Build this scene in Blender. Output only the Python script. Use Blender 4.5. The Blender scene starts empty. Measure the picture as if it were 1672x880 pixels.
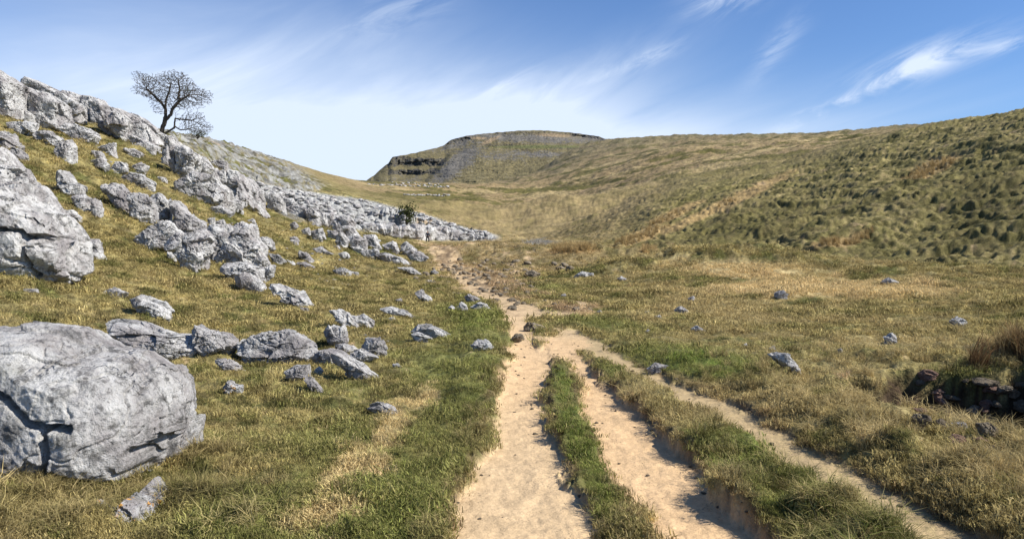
import bpy, bmesh, math, random
import numpy as np
R = math.radians
random.seed(7)
rng = np.random.default_rng(11)

# ---------------------------------------------------------------- camera, sky, sun, exposure
F = 1287.0            # focal length in photograph pixels (1672 wide)
CX, HY = 836.0, 400.0 # principal column, eye-level row
EYE = 1.6
scene = bpy.context.scene
cam_d = bpy.data.cameras.new('camera')
cam = bpy.data.objects.new('camera', cam_d)
scene.collection.objects.link(cam)
cam.location = (0, 0, EYE)
cam.rotation_euler = (R(90), 0, 0)
cam_d.sensor_width = 36.0
cam_d.lens = 36.0 * F / 1672.0
cam_d.shift_y = -40.0 / 1672.0
cam_d.clip_start = 0.05
cam_d.clip_end = 20000
scene.camera = cam

SUN_AZ, SUN_EL = R(103), R(43)     # azimuth clockwise from the view direction
sun_d = bpy.data.lights.new('sun', 'SUN')
sun_d.energy = 5.0
sun_d.angle = R(0.5)
sun_d.color = (1.0, 0.95, 0.87)
sun = bpy.data.objects.new('sun', sun_d)
scene.collection.objects.link(sun)
from mathutils import Vector
sv = Vector((math.sin(SUN_AZ)*math.cos(SUN_EL), math.cos(SUN_AZ)*math.cos(SUN_EL), math.sin(SUN_EL)))
sun.rotation_euler = sv.to_track_quat('Z', 'Y').to_euler()

world = bpy.data.worlds.new('World')
scene.world = world
world.use_nodes = True
scene.view_settings.view_transform = 'Standard'
scene.view_settings.look = 'None'
scene.view_settings.gamma = 1.0
scene.view_settings.use_curve_mapping = False
scene.view_settings.exposure = 0.56
scene.cycles.max_bounces = 5
scene.cycles.diffuse_bounces = 2
scene.cycles.glossy_bounces = 1
scene.cycles.transmission_bounces = 2

class NT:
    """small node-tree helper"""
    def __init__(s, tree):
        s.t = tree
    def n(s, typ, **kw):
        nd = s.t.nodes.new(typ)
        for k, v in kw.items():
            if k.startswith('i_'):
                key = k[2:]
                key = int(key) if key.isdigit() else key.replace('_', ' ')
                nd.inputs[key].default_value = v
            else:
                setattr(nd, k, v)
        return nd
    def l(s, a, b):
        s.t.links.new(a, b)
    def val(s, x, sock):
        if hasattr(x, 'links') or isinstance(x, bpy.types.NodeSocket):
            s.l(x, sock)
        else:
            sock.default_value = x
    def math(s, op, a, b=0.0, c=None, clamp=False):
        nd = s.t.nodes.new('ShaderNodeMath'); nd.operation = op; nd.use_clamp = clamp
        s.val(a, nd.inputs[0]); s.val(b, nd.inputs[1])
        if c is not None: s.val(c, nd.inputs[2])
        return nd.outputs[0]
    def sstep(s, x, a, b, lo=0.0, hi=1.0):
        nd = s.t.nodes.new('ShaderNodeMapRange'); nd.interpolation_type = 'SMOOTHSTEP'
        s.val(x, nd.inputs[0])
        for i, v in zip((1, 2, 3, 4), (a, b, lo, hi)): nd.inputs[i].default_value = v
        return nd.outputs[0]
    def mix(s, fac, a, b, mode='MIX'):
        nd = s.t.nodes.new('ShaderNodeMix'); nd.data_type = 'RGBA'; nd.blend_type = mode
        s.val(fac, nd.inputs[0])
        for x, k in ((a, 6), (b, 7)):
            if isinstance(x, tuple): nd.inputs[k].default_value = (*x[:3], 1)
            else: s.l(x, nd.inputs[k])
        return nd.outputs[2]
    def noise(s, vec, scale, detail=4, rough=0.55, dist=0.0, out=0):
        nd = s.n('ShaderNodeTexNoise', i_Scale=scale, i_Detail=detail, i_Roughness=rough, i_Distortion=dist)
        if vec is not None: s.l(vec, nd.inputs['Vector'])
        return nd.outputs[out]

def build_world():
    t = NT(world.node_tree)
    bg = world.node_tree.nodes['Background']
    bg.inputs['Strength'].default_value = 0.07
    sky = t.n('ShaderNodeTexSky')
    sky.sky_type = 'NISHITA'; sky.sun_disc = False
    sky.sun_elevation = SUN_EL; sky.sun_rotation = SUN_AZ
    sky.air_density = 1.0; sky.dust_density = 0.4; sky.ozone_density = 1.6; sky.altitude = 350
    tc = t.n('ShaderNodeTexCoord')
    sp = t.n('ShaderNodeSeparateXYZ'); t.l(tc.outputs['Generated'], sp.inputs[0])
    x, y, z = sp.outputs
    az = t.math('ARCTAN2', x, y)                       # azimuth from the valley axis
    hyp = t.math('SQRT', t.math('ADD', t.math('MULTIPLY', x, x), t.math('MULTIPLY', y, y)))
    el = t.math('ARCTAN2', z, hyp)
    col = t.mix(1.0, sky.outputs[0], (0.76, 1.02, 1.40), 'MULTIPLY')
    def blob(a0, e0, ra, re, rot):
        """soft ellipse mask round azimuth a0, elevation e0 (degrees)"""
        dx = t.math('SUBTRACT', az, R(a0)); dy = t.math('SUBTRACT', el, R(e0))
        c, s_ = math.cos(R(rot)), math.sin(R(rot))
        u = t.math('DIVIDE', t.math('ADD', t.math('MULTIPLY', dx, c), t.math('MULTIPLY', dy, s_)), R(ra))
        v = t.math('DIVIDE', t.math('SUBTRACT', t.math('MULTIPLY', dy, c), t.math('MULTIPLY', dx, s_)), R(re))
        q = t.math('ADD', t.math('MULTIPLY', u, u), t.math('MULTIPLY', v, v))
        return t.math('EXPONENT', t.math('MULTIPLY', q, -1.0))
    comb = t.n('ShaderNodeCombineXYZ'); t.l(az, comb.inputs[0]); t.l(el, comb.inputs[1])
    def wisp(rot, sx, sy, det=7, rough=0.6, dist=0.6, seed=0.0):
        r_ = t.n('ShaderNodeVectorRotate', rotation_type='Z_AXIS'); t.l(comb.outputs[0], r_.inputs[0]); r_.inputs['Angle'].default_value = R(-rot)
        m = t.n('ShaderNodeMapping'); m.inputs['Scale'].default_value = (sx, sy, 1); m.inputs['Location'].default_value = (seed, seed*1.7, seed)
        t.l(r_.outputs[0], m.inputs[0])
        return t.noise(m.outputs[0], 1.0, det, rough, dist)
    cl = None
    def add(c_):
        nonlocal cl
        cl = c_ if cl is None else t.math('ADD', cl, c_)
    n1 = wisp(18, 2.2, 9, 8, 0.55, 0.5, 3.1)
    n2 = wisp(24, 9, 34, 8, 0.62, 0.8, 7.7)
    n3 = wisp(30, 6, 20, 7, 0.6, 1.2, 1.3)
    # wide thin veil across the left and the middle, down to the skyline
    veil = t.math('MULTIPLY', blob(-14, 4.5, 24, 8.0, -5), t.sstep(n1, 0.22, 0.66, 0.55, 1.0))
    add(t.math('MULTIPLY', veil, 1.3))
    add(t.math('MULTIPLY', t.math('MULTIPLY', blob(-1, 9.0, 11, 1.8, 22), t.sstep(n3, 0.3, 0.7)), 0.4))
    add(t.math('MULTIPLY', t.math('MULTIPLY', blob(10, 6.5, 20, 2.8, 3), t.sstep(n1, 0.3, 0.65, 0.2, 1.0)), 0.6))
    add(t.math('MULTIPLY', t.math('MULTIPLY', blob(-13, 10.0, 20, 4.6, -6), t.sstep(n1, 0.3, 0.7, 0.3, 1.0)), 0.8))
    # separate streaks
    for a0, e0, ra, re, rot, k in ((27.5, 11.6, 3.6, 0.9, 14, 1.05), (23.0, 9.6, 3.8, 0.45, 22, 0.95), (15.2, 16.8, 2.6, 0.9, 12, 0.8),
                                   (8.8, 12.8, 3.6, 0.55, 20, 0.5), (-0.8, 11.2, 2.6, 0.5, 30, 0.5), (18.5, 13.2, 2.4, 0.8, 50, 0.35), (33, 12.2, 2.0, 0.5, 8, 0.7),
                                   (-8, 16.5, 5, 1.5, 25, 0.3)):
        add(t.math('MULTIPLY', t.math('MULTIPLY', blob(a0, e0, ra, re, rot), t.sstep(n2, 0.36, 0.68)), k))
    cl = t.math('MINIMUM', cl, 0.94)
    low = t.sstep(el, R(1.5), R(9.0), 0.22, 0.0)
    cl = t.math('MAXIMUM', cl, low)
    out = t.mix(cl, col, (7.9, 9.0, 10.8))
    t.l(out, bg.inputs['Color'])
build_world()

# ---------------------------------------------------------------- numpy noise
def _hash(ix, iy, iz, seed):
    h = (ix.astype(np.int64)*374761393 + iy.astype(np.int64)*668265263 + iz*2147483647 + seed*974634777) & 0xffffffff
    h = ((h ^ (h >> 13)) * 1274126177) & 0xffffffff
    h = ((h ^ (h >> 16)) * 2246822519) & 0xffffffff
    return (h ^ (h >> 15)) & 0xffffffff

def noise2(x, y, seed=0):
    x = np.asarray(x, float); y = np.asarray(y, float)
    xi = np.floor(x); yi = np.floor(y); xf = x-xi; yf = y-yi
    u = xf*xf*xf*(xf*(xf*6-15)+10); v = yf*yf*yf*(yf*(yf*6-15)+10)
    def g(ox, oy):
        a = _hash(xi+ox, yi+oy, 0, seed)*(2*math.pi/4294967296.0)
        return np.cos(a)*(xf-ox)+np.sin(a)*(yf-oy)
    a = g(0, 0); b = g(1, 0); c = g(0, 1); d = g(1, 1)
    return ((a+(b-a)*u)*(1-v)+(c+(d-c)*u)*v)*1.5

def noise3(p, seed=0):
    x, y, z = p[:, 0], p[:, 1], p[:, 2]
    xi = np.floor(x); yi = np.floor(y); zi = np.floor(z); xf = x-xi; yf = y-yi; zf = z-zi
    u = xf*xf*(3-2*xf); v = yf*yf*(3-2*yf); w = zf*zf*(3-2*zf)
    def g(ox, oy, oz):
        h = _hash(xi+ox, yi+oy, (zi+oz).astype(np.int64)*1013, seed)
        gx = (h & 1023)/511.5-1; gy = ((h >> 10) & 1023)/511.5-1; gz = ((h >> 20) & 1023)/511.5-1
        return gx*(xf-ox)+gy*(yf-oy)+gz*(zf-oz)
    def lx(oy, oz):
        a = g(0, oy, oz); b = g(1, oy, oz); return a+(b-a)*u
    a = lx(0, 0); b = lx(1, 0); c = lx(0, 1); d = lx(1, 1)
    return ((a+(b-a)*v)*(1-w)+(c+(d-c)*v)*w)*1.3

def fbm2(x, y, oct=4, seed=0, gain=0.5, lac=2.03):
    s = 0; a = 1
    for k in range(oct):
        s = s + a*noise2(x, y, seed+k*17); x = x*lac+3.1; y = y*lac-1.7; a *= gain
    return s
def fbm3(p, oct=4, seed=0, gain=0.5, lac=2.03):
    s = 0; a = 1
    for k in range(oct):
        s = s + a*noise3(p, seed+k*17); p = p*lac+2.3; a *= gain
    return s
def voro2(x, y, seed=0):
    """distance to nearest, second nearest cell point and the cell's random value"""
    xi = np.floor(x); yi = np.floor(y)
    d1 = np.full(x.shape, 9.0); d2 = d1.copy(); cid = np.zeros(x.shape)
    for ox in (-1, 0, 1):
        for oy in (-1, 0, 1):
            h = _hash(xi+ox, yi+oy, 0, seed)
            px = xi+ox+(h & 1023)/1023.0; py = yi+oy+((h >> 10) & 1023)/1023.0
            d = np.hypot(x-px, y-py); r = ((h >> 20) & 1023)/1023.0
            nearer = d < d1
            d2 = np.where(nearer, d1, np.minimum(d2, d)); cid = np.where(nearer, r, cid); d1 = np.where(nearer, d, d1)
    return d1, d2, cid
def ss(x, a, b):
    t = np.clip((x-a)/(b-a), 0, 1); return t*t*(3-2*t)
def lerp(a, b, t): return a+(b-a)*t

# ---------------------------------------------------------------- shape of the land
PX = [-900, -300, 0, 150, 300, 450, 600, 700, 780, 850, 950, 1100, 1300, 1500, 1672, 2000, 2600]
YR = [3, 4, 5.5, 7.5, 10, 14, 20, 28, 40, 55, 75, 100, 140, 200, 300, 500, 900, 1600, 2600, 3800]
TAB = {
 -900: [1020, 850, 700, 580, 470, 350, 220, 100, 0, -60, -60, -40, -10, 20, 60, 100, 150, 200, 240, 260],
 -300: [1050, 880, 745, 625, 520, 405, 285, 180, 95, 50, 55, 70, 90, 110, 130, 160, 190, 220, 260, 280],
 0:    [1072, 902, 768, 655, 566, 470, 385, 303, 222, 176, 150, 158, 170, 180, 195, 215, 240, 260, 275, 290],
 150:  [1078, 908, 772, 665, 588, 508, 432, 358, 275, 225, 192, 196, 200, 206, 214, 225, 245, 265, 280, 290],
 300:  [1082, 911, 773, 671, 597, 527, 466, 408, 341, 290, 246, 240, 234, 227, 222, 232, 250, 270, 285, 292],
 450:  [1085, 913, 774, 673, 602, 538, 486, 446, 404, 368, 338, 320, 308, 284, 261, 260, 270, 285, 292, 295],
 600:  [1086, 914, 774, 675, 605, 544, 498, 467, 440, 416, 395, 374, 348, 326, 312, 300, 300, 301, 302, 303],
 700:  [1086, 915, 774, 675, 606, 546, 502, 473, 450, 432, 416, 403, 389, 350, 331, 312, 303, 303, 303, 303],
 780:  [1086, 915, 774, 675, 606, 547, 503, 474, 451, 434, 418, 405, 391, 372, 343, 320, 305, 303, 303, 303],
 850:  [1086, 915, 774, 675, 606, 547, 503, 474, 451, 435, 420, 407, 394, 381, 352, 325, 304, 292, 290, 290],
 950:  [1086, 915, 774, 675, 606, 547, 503, 474, 451, 435, 420, 406, 388, 362, 337, 312, 285, 258, 236, 231],
 1100: [1086, 915, 774, 675, 606, 546, 501, 470, 446, 436, 426, 398, 352, 312, 286, 268, 248, 231, 223, 227],
 1300: [1086, 915, 774, 675, 605, 544, 498, 465, 449, 452, 415, 362, 312, 272, 252, 242, 231, 223, 221, 226],
 1500: [1086, 914, 773, 673, 603, 541, 494, 468, 462, 462, 400, 315, 252, 209, 212, 214, 212, 207, 206, 215],
 1672: [1086, 914, 772, 671, 599, 536, 487, 468, 466, 450, 355, 260, 197, 182, 188, 196, 200, 200, 200, 208],
 2000: [1080, 908, 762, 657, 582, 512, 462, 446, 438, 390, 270, 160, 105, 110, 130, 150, 170, 180, 185, 195],
 2600: [1070, 895, 745, 635, 555, 480, 425, 400, 380, 310, 180, 70, 30, 50, 80, 110, 140, 160, 170, 180],
}
def pchip_rows(x, Y, xq):
    """monotone cubic interpolation of the rows of Y (n, m) at xq"""
    x = np.asarray(x, float); h = np.diff(x); d = np.diff(Y, axis=0)/h[:, None]
    m = np.zeros_like(Y)
    w1 = 2*h[1:]+h[:-1]; w2 = h[1:]+2*h[:-1]
    ok = d[:-1]*d[1:] > 0
    with np.errstate(divide='ignore', invalid='ignore'):
        hm = (w1+w2)[:, None]/(w1[:, None]/d[:-1]+w2[:, None]/d[1:])
    m[1:-1] = np.where(ok, hm, 0); m[0] = d[0]; m[-1] = d[-1]
    i = np.clip(np.searchsorted(x, xq)-1, 0, len(x)-2); t = ((xq-x[i])/h[i])[:, None]; hh = h[i][:, None]
    t2 = t*t; t3 = t2*t
    return (2*t3-3*t2+1)*Y[i]+(t3-2*t2+t)*hh*m[i]+(-2*t3+3*t2)*Y[i+1]+(t3-t2)*hh*m[i+1]
_T = np.array([TAB[p] for p in PX], float).T
LQ = np.linspace(math.log(3), math.log(3800), 500); PQ = np.linspace(-900, 2600, 701)
_T = pchip_rows(np.log(YR), _T, LQ)
_T = pchip_rows(PX, _T.T.copy(), PQ).T
for _ in range(3):
    _T[1:-1] = (_T[:-2]+2*_T[1:-1]+_T[2:])/4
for _ in range(14):
    _T[:, 1:-1] = (_T[:, :-2]+2*_T[:, 1:-1]+_T[:, 2:])/4
LUT = _T
def zbase(X, Y):
    Yc = np.maximum(Y, 3.0); px = CX+F*X/Yc
    a = np.clip((px+900)/5.0, 0, 699.999); b = np.clip((np.log(Yc)-LQ[0])/(LQ[1]-LQ[0]), 0, 498.999)
    i = a.astype(int); j = b.astype(int); fa = a-i; fb = b-j
    y = (LUT[j, i]*(1-fa)+LUT[j, i+1]*fa)*(1-fb)+(LUT[j+1, i]*(1-fa)+LUT[j+1, i+1]*fa)*fb
    return EYE+(HY-y)/F*Yc

def edge(pts):
    p = sorted((y, x) for x, y in pts); return np.array([q[0] for q in p], float), np.array([q[1] for q in p], float)
T1L = edge([(810, 505), (828, 530), (832, 560), (828, 590), (815, 620), (801, 660), (792, 700), (772, 750), (745, 800), (718, 860), (700, 915), (665, 1086)])
T1R = edge([(850, 505), (868, 530), (885, 560), (902, 590), (897, 605), (893, 650), (912, 720), (948, 800), (994, 880), (1016, 930), (1078, 1086)])
T2L = edge([(868, 545), (895, 575), (925, 597), (934, 615), (962, 680), (987, 740), (1020, 820), (1050, 885), (1080, 940), (1160, 1086)])
T2R = edge([(962, 545), (952, 575), (972, 610), (1038, 662), (1102, 720), (1168, 790), (1222, 845), (1266, 890), (1308, 930), (1430, 1086)])
T3L = edge([(890, 545), (965, 575), (1000, 598), (1048, 622), (1105, 652), (1182, 692), (1250, 735), (1328, 792), (1420, 870), (1500, 925), (1640, 1086)])
T3R = edge([(960, 545), (1008, 575), (1055, 602), (1114, 624), (1190, 652), (1265, 690), (1348, 738), (1450, 790), (1552, 845), (1625, 890), (1690, 960), (1860, 1086)])
def strip(px, yf, L, Rr, w):
    l = np.interp(yf, *L); r = np.interp(yf, *Rr)
    return ss(px-l, -w, w)*ss(r-px, -w, w)
def blob(px, py, cx, cy, rx, ry, rot=0):
    c, s = math.cos(R(rot)), math.sin(R(rot)); dx = px-cx; dy = py-cy
    u = (dx*c+dy*s)/rx; v = (-dx*s+dy*c)/ry
    return np.exp(-(u*u+v*v))
def paths(X, Y):
    """bare-earth amounts of the three wheel tracks and of the worn ground beyond them"""
    Yc = np.maximum(Y, 3.0); px = CX+F*X/Yc; yf = HY+2059/Yc
    j = fbm2(X*2.2, Y*1.3, 5, 5, 0.62)*(10+(yf-500)*0.055); pj = px+j
    w = np.clip(4+(yf-540)*0.02, 4, 14)
    m1 = strip(pj, yf, T1L, T1R, w)*ss(yf, 500, 512)
    m2 = strip(pj, yf, T2L, T2R, w)*ss(yf, 545, 556)
    m3 = strip(pj, yf, T3L, T3R, w)*ss(yf, 545, 556)
    # junction and the broken way beyond it
    n = fbm2(X*1.1, Y*0.6, 5, 31)
    far = np.maximum.reduce([blob(px, yf, 850, 505, 42, 15, 10), blob(px, yf, 812, 487, 58, 15, 20), blob(px, yf, 778, 467, 70, 18, 30),
                             blob(px, yf, 735, 443, 45, 13, 30)*0.9, blob(px, yf, 700, 428, 25, 6, 30)*0.8, blob(px, yf, 935, 552, 38, 16, 10)*1.1, blob(px, yf, 880, 572, 40, 14)*1.1,
                             blob(px, yf, 905, 512, 46, 10, -5)*0.8, blob(px, yf, 950, 498, 40, 9)*0.6, blob(px, yf, 840, 445, 60, 14)*0.55])
    far = ss(far+n*0.33, 0.42, 0.62)*(yf < 600)
    green = np.maximum(blob(px, yf, 880, 548, 13, 24, 0), blob(px, yf, 925, 528, 30, 9, 5))
    far = far*(1-ss(green+n*0.2, 0.35, 0.6))
    m1 = m1*(1-ss(blob(px, yf, 880, 552, 12, 22)+n*.2, 0.4, 0.65))
    return m1, m2, m3, far, px, yf
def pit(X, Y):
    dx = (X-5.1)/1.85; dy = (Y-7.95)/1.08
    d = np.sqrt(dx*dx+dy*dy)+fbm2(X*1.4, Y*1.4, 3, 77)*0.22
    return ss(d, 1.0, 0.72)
def tussock_zone(px, Y):
    return ss(px, 880, 1060)*ss(Y+11*ss(px, 1050, 1250), 52, 62)*(1-ss(Y, 170, 240))*ss(px-880-(Y-60)*1.2, -30, 120)
def pave_zone(px, ys, Y):
    """bare limestone pavement between the near outcrops and the far cliff"""
    top = np.interp(px, [380, 430, 500, 600, 700, 760, 815], [290, 300, 312, 327, 352, 372, 384])
    bot = np.interp(px, [380, 430, 500, 560, 640, 700, 815], [310, 322, 345, 372, 385, 392, 392])
    return ss(ys, top-2, top+2)*(1-ss(ys, bot-3, bot+3))*ss(px, 385, 420)*(1-ss(px, 800, 822))*(Y > 60)
def height(X, Y):
    X = np.asarray(X, float); Y = np.asarray(Y, float)
    z = zbase(X, Y); Yc = np.maximum(Y, 3.0)
    m1, m2, m3, far, px, yf = paths(X, Y)
    near = 1-ss(Y, 30, 60)
    anyp = np.clip(m1+m2+m3+far, 0, 1)
    left = ss(760-px, 0, 500)
    und = fbm2(X*0.35, Y*0.35, 4, 1)*0.12*(0.35+left)*near*(1-0.7*anyp)
    z = z+und+fbm2(X*2.1, Y*2.1, 4, 2)*0.055*near*(1-0.85*anyp)
    z = z+fbm2(X*9, Y*9, 3, 12)*0.008*(1-ss(Y, 8, 16))
    # wheel ruts sunk between grassy banks
    z = z-np.maximum.reduce([0.068*m1*ss(yf, 520, 600), 0.062*m2*ss(yf, 560, 620), 0.045*m3*ss(yf, 560, 620), 0.03*anyp])
    r1 = ss(yf, 596, 625)*np.clip(strip(px, yf, T1R, T2L, 8), 0, 1)*(1-m1)*(1-m2)
    z = z+0.035*r1*(1+1.2*fbm2(X*3, Y*3, 2, 55))
    r2 = ss(yf, 578, 640)*np.clip(strip(px+18, yf, T2R, T3L, 10), 0, 1)*(1-m2)*(1-m3)
    z = z+r2*(0.05+0.05*ss(yf, 640, 800))*(0.75+1.3*np.clip(fbm2(X*1.7, Y*1.7, 3, 56), -0.45, 0.6))
    bankl = ss(yf, 500, 560)*np.exp(-((np.interp(yf, *T1L)-px-45)/45.0)**2)
    z = z+0.12*bankl*(1-ss(yf, 600, 760))
    # right-hand verge of the third track
    vr = ss(px-np.interp(yf, *T3R), 0, 90)*ss(yf, 560, 600)
    z = z+vr*(0.08+0.12*np.abs(fbm2(X*1.2, Y*1.2, 3, 57)))*near
    # moraine mounds in the middle of the valley floor
    for cx, cy, rx, ry, hh in ((9.4, 36, 6.0, 3.2, 1.3), (17.0, 31.5, 7.0, 3.0, 0.5), (11, 47, 12, 5, -0.6), (22, 42, 8, 5, -0.5), (9, 22, 2.6, 1.6, 0.22), (4.6, 24, 2.2, 1.8, 0.16), (11.5, 17.5, 2.8, 1.6, 0.2), (17.5, 33, 7.0, 4.0, 0.16), (20, 30, 5, 4, 0.15), (6.5, 30, 3.0, 2.4, 0.3), (14, 25, 3.5, 2.4, 0.25), (2.2, 62, 5, 5, 1.0), (7.5, 56, 6, 4, 1.0),
                               (-4.5, 66, 6, 6, 1.1), (-1.0, 84, 7, 6, 1.2), (12, 74, 7, 5, 0.9), (1, 240, 24, 26, 4.2), (17, 236, 16, 22, 2.8), (27, 262, 18, 22, 3.4), (-12, 225, 16, 18, 1.8)):
        q = ((X-cx)/rx)**2+((Y-cy)/ry)**2+0.22*fbm2(X*1.6/rx, Y*1.6/rx, 3, int(cx*3+50))
        z = z+hh*np.exp(-np.clip(q, 0, 30)**1.1)
    mid = ss(Y, 25, 45)*(1-ss(Y, 300, 450))
    z = z+mid*fbm2(X*0.16, Y*0.16, 5, 3)*0.38*(0.6+0.4*left)
    z = z+mid*(np.abs(fbm2(X*1.3, Y*1.3, 4, 23, 0.6))*0.17*(1-ss(Y, 42, 60))+np.abs(fbm2(X*0.7, Y*0.5, 2, 29))*0.2*ss(Y, 42, 60))*(1+0.8*ss(px, 860, 1000))
    zt = tussock_zone(px, Y)
    z = z+ss(Y, 90, 180)*(1-ss(Y, 700, 1200))*ss(px, 560, 760)*(fbm2(X*0.05, Y*0.05, 5, 33, 0.55)*0.75+0.12*np.abs(fbm2(X*0.5, Y*0.5, 3, 34)))*(1+Y/400)*(1-0.7*zt)
    zone = tussock_zone(px, Y)
    a = X*0.80+Y*0.25; b = Y*0.62-X*0.25
    tu = 0.5-np.abs(fbm2(a*0.30+0.5*noise2(X*.4, Y*.4, 8), b*0.85+X*0.12, 2, 41, 0.45))*1.7
    ph = z*5.2+2.2*fbm2(X*.11, Y*.11, 3, 19)+0.5*noise2(X*.6, Y*.6, 20)
    ter = np.clip(np.sin(ph)*1.4, -1, 1)*(0.5+0.5*noise2(X*.16, Y*.16, 21))
    z = z+zone*(0.27*tu+0.20*ter+0.10*fbm2(X*1.1, Y*0.8, 2, 22)+fbm2(X*0.09, Y*0.09, 3, 43)*0.9)
    farz = ss(Y, 220, 500)
    z = z+farz*(fbm2(X*0.014, Y*0.008, 5, 4, 0.5)*0.0042*Y)*(1-ss(Y, 2300, 2600)*.5)
    # broken pavement: cells of rock with clefts between them
    ys = HY-(z-EYE)*F/Yc
    pv = pave_zone(px, ys, Y)
    sel = pv > 0.01
    if sel.any():
        d1, d2, c = voro2(X[sel]*0.62, Y[sel]*0.42, 5)
        z = z.copy(); z[sel] += pv[sel]*(c*0.75-0.5*(1-ss(d2-d1, 0.02, 0.16)))
    sc = scree_zone(px, ys, Y); sel = sc > 0.02
    if sel.any():
        z = z.copy(); z[sel] += sc[sel]*(0.9*fbm2(X[sel]*0.22, Y[sel]*0.16, 4, 9, 0.6)+0.5*ss(np.sin((z[sel]+0.05*X[sel])*1.5+noise2(X[sel]*.05, Y[sel]*.05, 4)*2), .2, .8))
    # the cliff that fronts the pavement
    cb = np.interp(px, [520, 600, 700, 760, 815], [118, 122, 128, 133, 140])
    cz = ss(px, 590, 640)*(1-0.75*ss(px, 705, 770))*(1-ss(px, 770, 816))
    rib = 1.6*noise2(X*0.55, X*0+3.1, 6)+0.8*noise2(X*1.6, X*0+1.1, 8)
    z = z+cz*2.6*ss(Y+rib, cb, cb+1.2)*(1-ss(Y, cb+4, cb+32))
    p = pit(X, Y)
    z = z-p*1.15+0.20*np.exp(-(((X-6.0)/1.4)**2+((Y-9.7)/0.7)**2))-0.34*np.exp(-(((X-4.8)/1.1)**2+((Y-6.75)/0.55)**2))
    z = z+1.0*ss(X, 6.0, 6.9)*(1-ss(X, 8, 10))*np.exp(-((Y-8.4)/1.3)**2)  # unseen bank added beyond the right edge to shade the hollow
    return z
def scree_zone(px, ys, Y):
    """bare scree and rock terraces on the hill behind the hawthorn"""
    b = np.interp(px, [180, 300, 430, 480, 520, 530], [300, 300, 300, 312, 312, 305])
    return ss(px, 200, 270)*(1-ss(px+1.4*(300-ys), 505, 545))*(1-ss(ys, b-4, b+2))*ss(Y, 72, 90)*(Y < 420)
def ground_z(x, y): return float(height(np.array([x]), np.array([y]))[0])
def at(px, py, ymin=3.2, ymax=1500):
    """the first piece of ground that the photograph shows at this pixel: X, Y, Z"""
    Ys = np.exp(np.linspace(math.log(ymin), math.log(ymax), 1400)); Xs = (px-CX)/F*Ys
    z = height(Xs, Ys); ys = HY-(z-EYE)*F/Ys
    k = np.argmax(ys <= py) if (ys <= py).any() else int(np.argmin(ys))
    return float(Xs[k]), float(Ys[k]), float(z[k])

# ---------------------------------------------------------------- object helpers
def link(o, parent=None):
    scene.collection.objects.link(o)
    if parent: o.parent = parent
    return o
def tag(o, label=None, cat=None, group=None, kind=None):
    if label: o['label'] = label
    if cat: o['category'] = cat
    if group: o['group'] = group
    if kind: o['kind'] = kind
    return o
def np_mesh(name, V, Fq, mats, smooth=True):
    """V (n,3); Fq (m,3) or (m,4) integer faces"""
    me = bpy.data.meshes.new(name)
    k = Fq.shape[1]
    me.vertices.add(len(V)); me.vertices.foreach_set('co', np.ascontiguousarray(V, dtype=np.float32).ravel())
    me.loops.add(Fq.size); me.loops.foreach_set('vertex_index', np.ascontiguousarray(Fq, dtype=np.int32).ravel())
    me.polygons.add(len(Fq)); me.polygons.foreach_set('loop_start', np.arange(0, Fq.size, k, dtype=np.int32))
    me.polygons.foreach_set('loop_total', np.full(len(Fq), k, dtype=np.int32))
    me.polygons.foreach_set('use_smooth', np.full(len(Fq), smooth, dtype=bool))
    me.update(calc_edges=True)
    for m in (mats if isinstance(mats, (list, tuple)) else [mats]): me.materials.append(m)
    return me
def set_color(me, name, C):
    a = me.color_attributes.new(name, 'FLOAT_COLOR', 'POINT')
    C4 = np.ones((len(C), 4), dtype=np.float32); C4[:, :3] = C
    a.data.foreach_set('color', C4.ravel())
def grid_faces(nr, nc):
    i = np.arange(nr*nc).reshape(nr, nc)
    return np.stack([i[:-1, :-1], i[:-1, 1:], i[1:, 1:], i[1:, :-1]], -1).reshape(-1, 4)
def new_mat(name):
    m = bpy.data.materials.new(name); m.use_nodes = True
    t = NT(m.node_tree); b = m.node_tree.nodes['Principled BSDF']
    b.inputs['Roughness'].default_value = 0.95
    b.inputs['Specular IOR Level'].default_value = 0.15
    return m, t, b

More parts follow.
